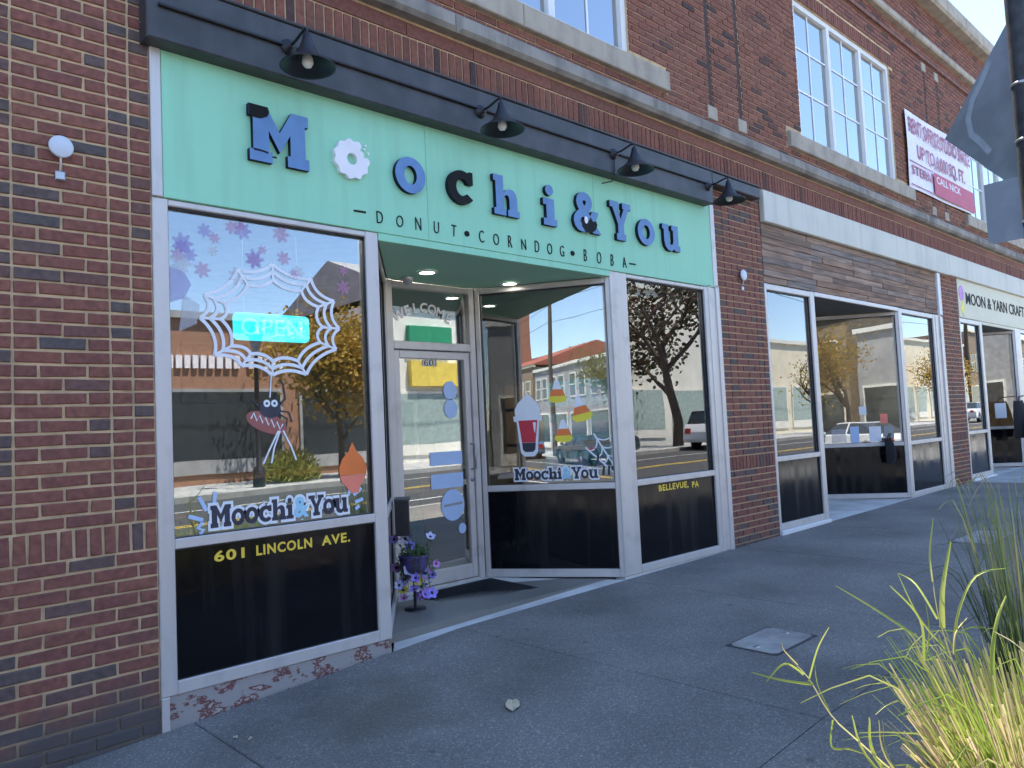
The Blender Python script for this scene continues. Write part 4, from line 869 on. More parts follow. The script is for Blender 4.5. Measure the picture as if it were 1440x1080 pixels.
# ------------------------------------------------------------------ entrance things
mb = MB(); X0, X1, Y0, Y1, zm = 3.71, 4.56, .38, .99, .158
mb.add([(X0, Y0, zm-.014), (X1, Y0, zm+.004), (X1, Y1, zm+.016), (X0, Y1, zm+.012), (X0, Y0, zm-.03), (X1, Y0, zm-.012), (X1, Y1, zm), (X0, Y1, zm-.004)], [(0, 1, 2, 3), (4, 5, 1, 0), (5, 6, 2, 1), (6, 7, 3, 2), (7, 4, 0, 3)])
mat_ = mb.build('door_mat', 'rubber_mat'); tag(mat_, 'black ribbed rubber mat in front of the glass door', 'door mat')
def mz(x, y): u, v = (x-X0)/(X1-X0), (y-Y0)/(Y1-Y0); return (zm-.014)*(1-u)*(1-v)+(zm+.004)*u*(1-v)+(zm+.016)*u*v+(zm+.012)*(1-u)*v
mb = MB()
for i in range(28):
    x = X0+.03+(X1-X0-.06)*i/27
    mb.tube([(x, Y0+.03, mz(x, Y0+.03)+.001), (x, Y1-.03, mz(x, Y1-.03)+.001)], .005, 5)
mb.build('rib', 'rubber_mat', mat_)
box = empty('letter_box', (3.40, .72, .73), 'black metal letter box on the entrance frame above the purple flowers', 'letter box')
ab = math.atan2(DX, .77); xf = Matrix.Translation((3.37, .70, 0)) @ Matrix.Rotation(ab, 4, 'Z')
mb = MB(); mb.xf = xf; mb.prism([(-.13, .73), (.10, .73), (.12, .97), (-.13, .99)], -.11, -.005); recalc(mb.build('body', 'black_metal', box))
mb = MB(); mb.xf = xf; mb.box(-.14, .13, -.12, -.003, .99, 1.003); mb.build('lid', 'black_beam', box)
fl = empty('flower_pot', (3.46, .60, .17), 'purple pot of trailing violet and white petunias under the black letter box', 'flower pot')
mb = MB(); mb.lathe([(0, 0), (.075, .0), (.10, .08), (.112, .15), (.118, .16), (.105, .16), (.10, .13), (0, .125)], 22, (3.46, .60, .41)); mb.build('pot', 'pot_purple', fl)
mb = MB(); mb.tube([(3.46, .60, .16), (3.46, .60, .42)], .012, 8); mb.lathe([(0, .02), (.08, .02), (.085, 0)], 16, (3.46, .60, .155)); mb.build('stand', 'black_metal', fl)
rl = random.Random(3); mb = MB(); heads = []
for k in range(34):
    a = rl.uniform(0, 6.28); r1_ = rl.uniform(.06, .19); drop = rl.uniform(-.34, .14)
    c = Vector((3.46, .60, .57)); p1_ = c+Vector((math.cos(a)*.09, math.sin(a)*.09, .05)); p2 = c+Vector((math.cos(a)*r1_, math.sin(a)*r1_, drop))
    mb.tube([c, p1_, p2], [.004, .003, .002], 5, False)
    heads.append(p2)
    for j in range(9):
        t = rl.random(); q = p1_.lerp(p2, t)+Vector((rl.uniform(-.03, .03), rl.uniform(-.03, .03), rl.uniform(-.02, .02)))
        d = Vector((rl.uniform(-1, 1), rl.uniform(-1, 1), rl.uniform(-.5, .6))).normalized()*rl.uniform(.025, .045); s2 = d.cross(Vector((0, 0, 1))).normalized()*.013
        mb.add([q, q+d*.5+s2, q+d, q+d*.5-s2], [(0, 1, 2, 3)])
tag(mb.build('foliage', 'leaf_green', fl), kind='stuff')
for k, p in enumerate(heads):
    n = (Vector((-.6, -.75, .25))+Vector((rl.uniform(-.5, .5), rl.uniform(-.5, .5), rl.uniform(-.3, .4)))).normalized(); q = n.to_track_quat('Z', 'Y').to_matrix().to_4x4(); q.translation = p+n*.02
    mb = MB(); mb.xf = q; nn = 25; r_ = rl.uniform(.028, .042)
    ring = [(r_*(1+.14*math.cos(5*t))*math.cos(t), r_*(1+.14*math.cos(5*t))*math.sin(t), .006+.004*math.cos(5*t)) for t in [2*math.pi*i/nn for i in range(nn)]]
    inn = [(r_*.33*math.cos(t), r_*.33*math.sin(t), -.004) for t in [2*math.pi*i/nn for i in range(nn)]]
    mb.add(ring+inn, [(i, (i+1) % nn, nn+(i+1) % nn, nn+i) for i in range(nn)]); mb.cm = 1
    mb.add(inn+[(0, 0, -.012)], [(i, (i+1) % nn, nn) for i in range(nn)])
    mb.build('flower', [rl.choice(['petal_violet', 'petal_pale', 'petal_violet', 'petal_pink', 'petal_pale', 'petal_violet', 'petal_pale', 'petal_violet', 'petal_yellow']), 'petal_dark'], fl)

# ------------------------------------------------------------------ things inside the mint shop
neon = empty('open_sign', (2.115, .10, 2.09), 'glowing cyan open sign inside the spider web window', 'neon sign')
def rrect(w, h, r, n=6):
    return [(sx*(w-r)+r*math.cos(R(a0+90*i/n)), sy*(h-r)+r*math.sin(R(a0+90*i/n))) for sx, sy, a0 in ((1, 1, 0), (-1, 1, 90), (-1, -1, 180), (1, -1, 270)) for i in range(n+1)]
place(to_mesh(curve_data([rrect(.243, .082, .03)], .008), 'panel', 'neon_cyan'), 'panel', (2.125, .095, 2.178), neon)
me_ = to_mesh(text_data('OPEN', 1, .004, -.01), 'lettering', 'neon_pink'); a, b, c, d = extents(me_); place(me_, 'lettering', (1.925-a*.39/(b-a), .082, 2.128), neon, 0, (.39/(b-a), .10/(d-c), 1))
for x in (1.95, 2.3): mb = MB(); mb.tube([(x, .1, 2.26), (x, .1, 3.29)], .0025, 5); mb.build('chain', 'steel', neon)
ctr = empty('serving_counter', (3.6, 3.6, .16), 'dark teal serving counter inside the donut shop', 'counter')
mb = MB(); mb.cbox(2.0, 5.6, 3.4, 4.0, .16, 1.1); mb.build('body', 'teal_counter', ctr)
mb = MB(); mb.cbox(1.95, 5.65, 3.35, 4.05, 1.1, 1.15); mb.build('top', 'wood_shelf', ctr)
sh_ = empty('display_shelf', (6.2, 1.3, .16), 'wooden display shelf behind the angled window', 'shelf')
for z in (.97, 1.34, 1.70): mb = MB(); mb.box(5.35, 6.85, 1.05, 1.55, z-.03, z); mb.build('shelf_board', 'wood_shelf', sh_)
for x in (5.35, 6.81): mb = MB(); mb.box(x, x+.04, 1.05, 1.55, .16, 1.94); mb.build('side_panel', 'wood_shelf', sh_)
LBX = ['on the lower shelf', 'on the middle shelf', 'on the top shelf']
for r_, z in enumerate((.97, 1.34, 1.70)):
    for k, x in enumerate((5.45, 5.80, 6.15, 6.48)):
        if (r_, k) == (2, 0): continue
        mb = MB(); w = .30; mb.box(x, x+w, 1.1, 1.4, z, z+.29-.03*(k % 2)); bx = mb.build('gift_box', 'teal_box')
        tag(bx, 'teal cardboard gift box standing '+LBX[r_]+' of the display', 'box', 'teal boxes '+LBX[r_])
        mb = MB(); mb.box(x+.05, x+w-.05, 1.096, 1.0995, z+.08, z+.2); mb.build('printed_label', 'sticker_pale_blue', bx)
for k, (x, lb) in enumerate(((2.35, 'near the counter end'), (3.25, 'before the middle of the counter'), (4.9, 'beside the display shelf'))):
    st = empty('bar_stool', (x, 2.7, .16), 'wooden seat bar stool inside the donut shop '+lb, 'stool', 'bar stools inside the donut shop')
    mb = MB(); mb.lathe([(0, .72), (.17, .72), (.18, .70), (.17, .68), (0, .68)], 18, (x, 2.7, .16)); mb.build('seat', 'wood_shelf', st)
    for a in range(4): mb = MB(); c1, s1 = math.cos(a*1.571+.78), math.sin(a*1.571+.78); mb.tube([(x+.12*c1, 2.7+.12*s1, .84), (x+.2*c1, 2.7+.2*s1, .16)], .012, 6); mb.build('leg', 'black_metal', st)
for x, lb, mt_ in ((2.3, 'teal', 'teal_box'), (3.5, 'brown', 'far_brown'), (4.7, 'dark', 'teal_counter')):
    mb = MB(); mb.cbox(x, x+1.0, 5.44, 5.49, 2.0, 2.75); tag(mb.build('menu_board', mt_), lb+' menu board on the back wall of the donut shop', 'menu board')
fr_g = empty('drinks_fridge', (6.2, 5.0, .16), 'tall white drinks fridge at the back of the donut shop', 'fridge')
mb = MB(); mb.cbox(5.8, 6.6, 4.8, 5.4, .16, 2.1); mb.build('cabinet', 'white_trim', fr_g); mb = MB(); mb.box(5.88, 6.52, 4.79, 4.799, .4, 1.95); mb.build('door', 'teal_counter', fr_g)
table = empty('window_table', (2.1, .75, .16), 'small teal topped table behind the left window', 'table')
mb = MB(); mb.box(1.55, 2.72, .25, .85, .93, .96); mb.build('top', 'teal_counter', table)
for x in (1.6, 2.64):
    for y in (.29, .79): mb = MB(); mb.box(x, x+.04, y, y+.04, .16, .93); mb.build('leg', 'black_metal', table)

# hanging cloth things at the far shops
def drape(name, parent, x, y, z, w, h, mat, seed, thick=.06):
    rr = random.Random(seed); mb = MB(); nx, nz = 8, 8; F = []; Bk = []
    for j in range(nz+1):
        for i in range(nx+1):
            u, v = i/nx-.5, j/nz; ww = w*(.75+.35*math.sin(v*2.6)); F.append((x+u*ww, y-thick*(1-(2*u)**2)*(.5+.6*math.sin(v*2.8))+rr.uniform(-.006, .006), z-h*v+rr.uniform(-.01, .01))); Bk.append((x+u*ww, y+.01, z-h*v))
    n = nx+1; fs = [(j*n+i, (j+1)*n+i, (j+1)*n+i+1, j*n+i+1) for j in range(nz) for i in range(nx)]
    mb.add(F, fs, smooth=True); mb.add(Bk, [f[::-1] for f in fs], smooth=True)
    return mb.build(name, mat, parent)
bag = empty('cloth_bag', (11.62, .22, .75), 'black cloth bag hanging over the rail of the plank shop window', 'bag')
drape('body', bag, 11.60, .20, 1.10, .2, .36, 'cloth_black', 2, .09)
mb = MB(); mb.tube([(11.56, .2, 1.08), (11.57, .17, 1.17), (11.63, .17, 1.17), (11.64, .2, 1.08)], .008, 6); mb.build('strap', 'cloth_black', bag)
gar = empty('hanging_garment', (17.2, -.1, .9), 'dark garment hung from a bracket at the craft shop window post', 'garment')
drape('cloth', gar, 17.20, -.08, 1.58, .62, .72, 'cloth_black', 4, .16)
mb = MB(); mb.tube([(17.80, -.01, 1.66), (17.76, -.06, 1.68), (17.25, -.10, 1.66), (17.20, -.10, 1.56)], .012, 6); mb.build('bracket', 'black_metal', gar)
sc_ = drape('lime_scarf', None, 17.10, -.27, 1.24, .26, .46, 'cloth_lime', 5, .06); tag(sc_, 'yellow green cloth hanging from the dark garment', 'scarf')
# ------------------------------------------------------------------ pavement things
for (x0, x1, y0, y1, lb) in ((4.11, 4.585, -2.0, -1.695, 'square pale utility cover set in the dark pavement in front of the mint shop'), (8.3, 9.1, -1.95, -1.6, 'pale utility cover in the pavement beyond the tall grass')):
    mb = MB(); c = .03; P_ = [(x0+c, y0), (x1-c, y0), (x1, y0+c), (x1, y1-c), (x1-c, y1), (x0+c, y1), (x0, y1-c), (x0, y0+c)]
    n = len(P_); vs = [(x, y, gz(x)+.006) for x, y in P_]+[(x, y, gz(x)-.02) for x, y in P_]; mb.add(vs, [tuple(range(n))]+[(n+i, n+(i+1) % n, (i+1) % n, i) for i in range(n)])
    cv = mb.build('utility_cover', 'cover_lid'); tag(cv, lb, 'utility cover')
    mb = MB(); e = .018; mb.add([(x0-e, y0-e, gz(x0-e)+.002), (x1+e, y0-e, gz(x1+e)+.002), (x1+e, y1+e, gz(x1+e)+.002), (x0-e, y1+e, gz(x0-e)+.002)], [(0, 1, 2, 3)]); mb.build('rim', 'pole_dark', cv)
    for hx, hy in ((x0+.06, (y0+y1)/2), (x1-.06, (y0+y1)/2)):
        mb = MB(); mb.lathe([(0, .009), (.018, .009), (.022, .004)], 12, (hx, hy, gz(hx))); mb.build('bolt', 'steel', cv)
gr_ = MB(); rr = random.Random(21)
for k in range(900):
    x = rr.uniform(-.2, 13.5); y = -abs(rr.gauss(0, .07))-.01 if rr.random() < .6 else rr.uniform(-2.9, -.1)
    if 2.85 < x < 5.25 and y > -.03: continue
    q = rr.uniform(.002, .0065); z = gz(x)+.001; a = rr.uniform(0, 6.28); gr_.add([(x+q*math.cos(a+i*2.09)*rr.uniform(.7, 1.3), y+q*math.sin(a+i*2.09)*rr.uniform(.7, 1.3), z) for i in range(3)]+[(x, y, z+q*.8)], [(0, 1, 3), (1, 2, 3), (2, 0, 3)])
tag(gr_.build('grit', 'curb_stone'), kind='stuff')
def litter(x, y, r_, seed, label, mat='dry_leaf'):
    rr = random.Random(seed); mb = MB(); a0 = rr.uniform(0, 6.28); n = 10
    pts = [(x+math.cos(a0)*l*r_-math.sin(a0)*w*r_, y+math.sin(a0)*l*r_+math.cos(a0)*w*r_) for l, w in [(math.cos(2*math.pi*i/n), .5*math.sin(2*math.pi*i/n)) for i in range(n)]]
    vs = [(px, py, gz(px)+.004+.012*abs(math.sin(i*1.3))) for i, (px, py) in enumerate(pts)]+[(x, y, gz(x)+.006)]
    mb.add(vs, [(i, (i+1) % n, n) for i in range(n)]); tag(mb.build('fallen_leaf', mat), label, 'leaf', 'fallen leaves on the pavement')
litter(2.69, -1.31, .075, 1, 'tan curled leaf shape standing for a bright spot on the open dark pavement'); litter(1.62, -.42, .02, 3, 'small pale leaf scrap by the peeling window base'); litter(1.66, -.5, .016, 5, 'small pale leaf scrap by the peeling window base')  # the first leaf is a pale stand-in for a small spot of light

# traffic sign post seen from behind
PX, PY = 5.5, -3.12
post = empty('sign_post', (PX, PY, gz(PX)), 'dark street post carrying the backs of two metal signs', 'sign post')
mb = MB(); mb.tube([(PX, PY, gz(PX)), (PX, PY, 6.2)], .061, 18); mb.lathe([(.13, 0), (.13, .1), (.09, .25), (.063, .35)], 18, (PX, PY, gz(PX))); mb.build('pole', 'pole_dark', post)
for z in (3.10, 3.45, 2.6): mb = MB(); mb.lathe([(.063, 0), (.067, .004), (.067, .014), (.063, .018)], 20, (PX, PY, z)); mb.build('band', 'steel', post)
ds = .538
xf = Matrix.Translation((PX+.07, PY+.075, 3.36)) @ Matrix.Rotation(math.atan2(-.88, -.47), 4, 'Z')
k_ = .024; mb = MB(); mb.xf = xf; mb.prism([(-ds+k_, -k_), (-ds, 0), (-ds+k_, k_), (-k_, ds-k_), (0, ds), (k_, ds-k_), (ds-k_, k_), (ds, 0), (ds-k_, -k_), (k_, -ds+k_), (0, -ds), (-k_, -ds+k_)], -.0015, .0015); recalc(mb.build('diamond_sign', 'sign_back', post))
mb = MB(); mb.xf = xf; ribbon(mb, [(-.14, .36), (-.20, .27), (-.29, .17), (-.335, .06), (-.32, -.05), (-.25, -.13), (-.19, -.22)], .045, -.003); mb.build('residue_streak', 'sign_residue', post)
xf2 = Matrix.Translation((PX+.068, PY+.03, 2.73)) @ Matrix.Rotation(R(-96), 4, 'Z')
mb = MB(); mb.xf = xf2; mb.prism([(-.25, -.17), (-.22, -.2), (.22, -.2), (.25, -.17), (.25, .19), (-.25, .19)], -.0015, .0015); recalc(mb.build('plate_sign', 'sign_back', post))

# ------------------------------------------------------------------ ornamental grass
def blade(mb, pts, w, n=10, fold=.25, tip=.15, seed=0):
    pts = [Vector(p) for p in pts]
    def at(t):
        if len(pts) == 2: return pts[0].lerp(pts[1], t)
        u = t*(len(pts)-1); i = min(int(u), len(pts)-2); f = u-i
        p0, p1, p2, p3 = pts[max(i-1, 0)], pts[i], pts[i+1], pts[min(i+2, len(pts)-1)]
        return .5*((2*p1)+(p2-p0)*f+(2*p0-5*p1+4*p2-p3)*f*f+(3*p1-p0-3*p2+p3)*f**3)
    vs = []
    sd = Vector((math.cos(seed*2.4), math.sin(seed*2.4), 0))
    for k in range(n+1):
        t = k/n; p = at(t); d = (at(min(t+.02, 1))-at(max(t-.02, 0))).normalized()
        s_ = d.cross(sd); s_ = s_.normalized() if s_.length > .05 else d.orthogonal().normalized()
        nn_ = d.cross(s_); ww = w*(1-(1-tip)*t**2)/2
        vs += [p-s_*ww, p+nn_*ww*fold*2, p+s_*ww]
    mb.add(vs, [(3*k+j, 3*k+j+1, 3*k+4+j, 3*k+3+j) for k in range(n) for j in (0, 1)], smooth=True)
GA = [(9, [(2.86, -3.42, .03), (2.65, -3.12, .37), (2.57, -3.05, .48), (2.51, -3.01, .61), (2.46, -2.97, .68)]), (7, [(2.51, -3.01, .6), (2.53, -3.04, .71), (2.56, -3.07, .78)]), (5, [(2.52, -3.02, .59), (2.44, -2.94, .61), (2.37, -2.88, .64)]), (5, [(2.48, -3.01, .63), (2.43, -2.97, .67), (2.39, -2.92, .61)]), (5, [(2.48, -2.99, .66), (2.45, -2.96, .71), (2.44, -2.96, .74)]), (5, [(2.56, -3.05, .5), (2.53, -3.03, .59), (2.52, -3.03, .66)]), (8, [(2.84, -3.40, .03), (2.7, -3.13, .29), (2.64, -3.09, .47)]), (9, [(2.84, -3.42, .03), (2.69, -3.16, .3), (2.66, -3.14, .47)]), (7, [(2.88, -3.40, .03), (2.75, -3.17, .28), (2.71, -3.15, .45)]), (7, [(2.84, -3.44, .03), (2.71, -3.2, .29), (2.67, -3.18, .47)]), (5, [(2.54, -3.07, .48), (2.54, -3.06, .39), (2.58, -3.1, .38), (2.62, -3.13, .36)])]
GB = [(9, [(2.99, -3.34, .01), (2.9, -3.29, .5), (2.85, -3.26, .63), (2.82, -3.24, .72)]), (6, [(2.85, -3.26, .64), (2.84, -3.26, .78), (2.76, -3.2, .9)]), (4, [(2.83, -3.25, .72), (2.89, -3.07, .79), (2.97, -2.91, .83)]), (5, [(2.85, -3.27, .65), (2.86, -3.28, .74), (2.85, -3.28, .83)]), (9, [(2.98, -3.4, .04), (2.89, -3.36, .55), (2.86, -3.34, .67), (2.83, -3.32, .82), (2.81, -3.32, .96)]), (7, [(2.81, -3.32, .92), (2.89, -3.29, .99), (2.98, -3.28, 1.11)]), (10, [(2.84, -3.33, .76), (2.84, -3.34, .89), (2.86, -3.37, 1.05)]), (6, [(2.87, -3.35, .68), (2.88, -3.37, .81), (2.92, -3.42, .93), (3.0, -3.49, .95)]), (7, [(2.87, -3.35, .67), (2.87, -3.36, .74), (2.9, -3.39, .79)]), (5, [(2.85, -3.33, .69), (2.78, -3.28, .8), (2.73, -3.24, .95)]), (4, [(2.83, -3.32, .79), (2.88, -3.24, .89), (2.94, -3.16, .91)]), (10, [(2.95, -3.45, .07), (2.91, -3.45, .59), (2.91, -3.47, .77), (2.94, -3.5, .87)]), (6, [(2.94, -3.56, .67), (2.9, -3.52, .73), (2.85, -3.48, .77)]), (5, [(2.88, -3.34, .48), (2.83, -3.3, .5), (2.81, -3.28, .52)]), (5, [(2.89, -3.34, .38), (2.84, -3.31, .43), (2.81, -3.28, .47)])]
def clump(name, label, paths, base, spread, h0, h1, nb, matb, mats_, seed, lean, wid=(.005, .010), stubs=0, arch=.35):
    rr = random.Random(seed); root = empty(name, (base[0], base[1], gz(base[0])-.02), label, 'grass', None)
    for i, (w, p) in enumerate(paths):
        mb = MB(); blade(mb, p, w*.0018, 12, .3, .25, i+seed)
        mb.build('stalk' if len(p) > 3 else 'blade', matb if i % 4 else mats_, root)
    mb = MB()
    for k in range(nb):
        a = rr.uniform(0, 6.283); r_ = spread*math.sqrt(rr.random()); b = Vector((base[0]+r_*math.cos(a), base[1]+r_*math.sin(a)*.8, gz(base[0])-.02))
        h = rr.uniform(h0, h1); o = Vector((math.cos(a)*r_*.9+rr.uniform(-.08, .08)+lean[0], math.sin(a)*r_*.9+rr.uniform(-.08, .08)+lean[1], 0))
        bend = rr.random() < arch
        p = [b, b+o*.35+Vector((0, 0, h*.55)), b+o*.8+Vector((0, 0, h))]
        if bend: p.append(p[-1]+Vector((o.x*.6+rr.uniform(-.08, .08), o.y*.6+rr.uniform(-.08, .08), -h*rr.uniform(.0, .18))))
        blade(mb, p, rr.uniform(*wid), 7, .3, .3, rr.uniform(0, 9))
    if nb: tag(mb.build('blades', matb, root), kind='stuff')
    mb = MB()
    for k in range(stubs):
        a = rr.uniform(0, 6.283); r_ = spread*math.sqrt(rr.random()); b = Vector((base[0]+r_*math.cos(a), base[1]+r_*math.sin(a)*.8, gz(base[0])-.02)); h = rr.uniform(h0*.7, h1*.92)
        blade(mb, [b, b+Vector((math.cos(a)*r_*.3+lean[0]*.4, math.sin(a)*r_*.3+lean[1]*.4, h*.5)), b+Vector((math.cos(a)*r_*.7+lean[0]*.7, math.sin(a)*r_*.7+lean[1]*.7, h))], rr.uniform(.006, .011), 5, .5, .8, rr.uniform(0, 9))
    if stubs: tag(mb.build('cut_stems', mats_, root), kind='stuff')
    return root
clump('ornamental_grass', 'sunlit sprig of grass leaning out over the pavement, apart from the dense clump', GA, (2.84, -3.38), .07, .2, .45, 34, 'grass_blade', 'stalk_dry', 1, (-.03, .02), stubs=6)
clump('ornamental_grass', 'dense sunlit clump of yellow green grass with cut tan stems and tall blades', GB, (3.06, -3.55), .28, .28, .60, 640, 'grass_blade', 'stalk_dry', 2, (-.05, .05), (.004, .010), stubs=420, arch=.10)
clump('ornamental_grass', 'shaded dark green grass clump behind the sunlit one', [], (4.66, -3.10), .18, .4, 1.02, 230, 'grass_shaded', 'grass_shaded', 3, (-.04, .05), (.003, .008))
clump('ornamental_grass', 'low sunlit grass clump by the kerb side of the planting bed', [], (3.7, -3.95), .22, .3, .55, 220, 'grass_blade', 'stalk_dry', 4, (0, 0), (.006, .010))

# ------------------------------------------------------------------ across the street (seen mirrored in the shop glass)
def far_building(name, label, x0, x1, y, h, depth, wmat, floors, trim='far_white', shopglass=True, roof=None, gm='far_glass', zoff=None, bays=None, facing=-1):
    """front face at y looking towards +Y"""
    z0 = gz((x0+x1)/2); root = empty(name, ((x0+x1)/2, y, z0), label, 'building')
    mb = MB(); mb.box(x0, x1, y-depth, y, z0-.6, z0+h); mb.build('wall', wmat, root)
    mb = MB(); mb.box(x0-.1, x1+.1, y-.3, y+.14, z0+h, z0+h+.22); mb.build('cornice', trim, root)
    if roof:
        mb = MB(); mb.add([(x0-.2, y+.2, z0+h+.2), (x1+.2, y+.2, z0+h+.2), (x1+.2, y-depth, z0+h+.2), (x0-.2, y-depth, z0+h+.2), (x0-.2, y-depth/2, z0+h+2.2), (x1+.2, y-depth/2, z0+h+2.2)], [(0, 1, 5, 4), (2, 3, 4, 5), (1, 2, 5), (3, 0, 4)]); mb.build('roof', roof, root)
    n = bays or max(2, int((x1-x0)/3.2)); W = (x1-x0)/n
    for i in range(n):
        a = x0+W*i
        if shopglass:
            mb = MB(); mb.box(a+.3, a+W-.3, y, y+.06, z0+.3, z0+2.9); f = mb.build('shop_window', trim, root)
            mb = MB(); mb.box(a+.4, a+W-.4, y+.06, y+.065, z0+.75, z0+2.8); mb.build('pane', gm, f)
        for fz in floors:
            for k in (0, 1):
                p = a+W*(.14+.42*k); mb = MB(); mb.box(p, p+W*.3, y, y+.05, z0+fz, z0+fz+1.7); f = mb.build('window', trim, root)
                mb = MB(); mb.box(p+.07, p+W*.3-.07, y+.05, y+.055, z0+fz+.08, z0+fz+.82); mb.box(p+.07, p+W*.3-.07, y+.05, y+.055, z0+fz+.9, z0+fz+1.62); mb.build('pane', 'far_glass', f)
    return root, z0
OY = -19.2
f1, z1_ = far_building('far_brick_shop', 'single-storey orange brick shop across the street with white block lettering', 3.5, 16.2, OY, 5.1, 9, 'far_brick', [], 'far_grey')
for k in range(14):
    mb = MB(); x = 8.0+k*.26+(.2 if k > 8 else 0); mb.cbox(x, x+.18, OY+.02, OY+.09, z1_+3.55, z1_+3.95); recalc(mb.build('raised_letter_block', 'letter_white', f1))
f2, z2_ = far_building('far_white_shop', 'white rendered shop across the street with a long yellow sign board', 16.6, 26, OY, 6.4, 10, 'far_white', [], 'far_white', roof='far_grey', gm='far_pale_glass')
mb = MB(); mb.cbox(18.2, 22.5, OY+.005, OY+.25, z2_+3.1, z2_+4.1); recalc(mb.build('sign_board', 'far_yellow', f2))
mb = MB(); mb.cbox(18.2, 20.4, OY+.005, OY+.25, z2_+4.75, z2_+5.6); recalc(mb.build('sign_board', 'far_green', f2))
far_building('far_white_hall', 'tall white flat-roofed hall across the street behind the dark tree', 26.5, 42, OY-1, 8.2, 14, 'far_white', [], 'far_white', gm='far_pale_glass')
far_building('far_cream_store', 'low cream store across the street with a long parapet', 42.5, 59, OY, 5.6, 12, 'far_cream', [], 'far_white', gm='far_pale_glass')
far_building('far_cream_block', 'cream two-storey block across the street at the far end', 60, 80, OY, 6.6, 12, 'far_cream', [], 'far_white', gm='far_pale_glass')
far_building('far_tan_block', 'tan brick block across the street beyond the cream one', 81, 105, OY, 8, 12, 'far_brown', [4.2], 'far_cream')
far_building('far_grey_shop', 'grey rendered shop across the street opposite the plain shop front', -9, 3, OY, 5.5, 10, 'far_grey', [], 'far_white')
far_building('far_brown_house', 'brown two-storey house across the street with a dark pitched roof', -22, -9.6, OY, 6.6, 10, 'far_brown', [3.9], 'far_cream', roof='roof_dark')
far_building('far_grey_block', 'long grey two-storey block down the street', -46, -22.6, OY, 6.2, 12, 'far_grey', [3.9], 'far_white')
fb, zz = far_building('far_tan_store', 'tan store with a brick chimney stack down the street', -72, -46.5, OY, 6.8, 12, 'far_brown', [4.0], 'far_cream', roof='roof_red')
mb = MB(); mb.box(-58.5, -56.8, OY-4, OY-2.4, zz+6.8, zz+14); mb.build('chimney', 'far_brick', fb)
far_building('far_street_end', 'pale building closing the view down the street', -120, -73, OY+6, 7.5, 12, 'far_cream', [4.2], 'far_white')
# neighbours on our side
mb = MB(); r_ = empty('neighbour_building', (-13, 0, -.4), 'grey brick neighbour building beside the near end shop', 'building')
mb.box(-24, -6.12, .1, 12, -1, 6.5); mb.build('wall', 'far_grey', r_)
for k in range(5):
    x = -23.2+3.5*k; mb = MB(); mb.box(x, x+2.7, .03, .1, 0, 2.5); w_ = mb.build('shop_window', 'far_white', r_); mb = MB(); mb.box(x+.12, x+2.58, .024, .03, .5, 2.35); mb.build('pane', 'far_glass', w_)
    mb = MB(); mb.box(x+.4, x+2.2, .03, .1, 3.6, 5.3); w_ = mb.build('window', 'far_white', r_); mb = MB(); mb.box(x+.5, x+2.1, .024, .03, 3.7, 5.2); mb.build('pane', 'far_glass', w_)
r_ = empty('neighbour_building', (32, 0, .4), 'brown brick neighbour building past the craft shop', 'building')
mb = MB(); mb.box(21.5, 42, .1, 12, -.5, 7.4); mb.build('wall', 'far_brown', r_)
for k in range(5):
    x = 22.4+3.9*k; mb = MB(); mb.box(x, x+3, .03, .1, .5, 3.2); w_ = mb.build('shop_window', 'far_white', r_); mb = MB(); mb.box(x+.12, x+2.88, .024, .03, 1.0, 3.05); mb.build('pane', 'far_glass', w_)
    mb = MB(); mb.box(x+.4, x+2.4, .03, .1, 4.4, 6.2); w_ = mb.build('window', 'far_white', r_); mb = MB(); mb.box(x+.5, x+2.3, .024, .03, 4.5, 6.1); mb.build('pane', 'far_glass', w_)

def tree(label, x, y, h, cr, leaf, nl, seed, ls=.16, bare=False):
    rr = random.Random(seed); z0 = gz(x)-.05; root = empty('street_tree', (x, y, z0), label, 'tree')
    mb = MB(); tips = []
    def limb(p, d, L, r_, lvl):
        pts = [p]; q = p.copy(); dd = d.copy()
        for k in range(4): dd = (dd+Vector((rr.uniform(-.2, .2), rr.uniform(-.2, .2), rr.uniform(-.05, .15)))).normalized(); q = q+dd*L/4; pts.append(q.copy())
        mb.tube(pts, [r_*(1-.14*k) for k in range(5)], 7 if lvl < 2 else 5, False)
        if lvl >= 2: tips.extend(pts[1:])
        if lvl < 3:
            for k in range(4 if lvl else 6):
                a = rr.uniform(0, 6.283); b = pts[rr.choice((2, 3, 4))]; nd = (dd*.5+Vector((math.cos(a), math.sin(a), rr.uniform(.1, .7)))*.8).normalized(); limb(b, nd, L*rr.uniform(.5, .75), r_*.5, lvl+1)
    limb(Vector((x, y, z0)), Vector((0, 0, 1)), h*.5, h*.028, 0)
    mb.build('trunk', 'bark', root)
    if nl:
        lv = MB()
        for k in range(nl):
            t = rr.choice(tips); p = t+Vector((rr.gauss(0, cr*.16), rr.gauss(0, cr*.16), rr.gauss(0, cr*.14)))
            d = Vector((rr.uniform(-1, 1), rr.uniform(-1, 1), rr.uniform(-1, 1))).normalized(); s_ = d.orthogonal().normalized()*ls*.35; d *= ls*rr.uniform(.6, 1.2)
            lv.add([p, p+d*.5+s_, p+d, p+d*.5-s_], [(0, 1, 2, 3)])
        tag(lv.build('crown', leaf, root), kind='stuff')
tree('yellow autumn street tree in front of the orange brick shop', 12.3, -16.6, 4.7, 2.4, 'leaf_autumn', 7000, 11)
tree('dark leaved street tree in front of the tall white hall', 29.6, -16.4, 9.5, 4.0, 'leaf_dark', 2600, 12, .26)
tree('half bare street tree in front of the cream store', 44.5, -16.5, 5.5, 2.4, 'leaf_autumn', 500, 13)
tree('yellow autumn street tree by the far cream block', 66, -16.5, 6, 3, 'leaf_autumn', 3500, 14)
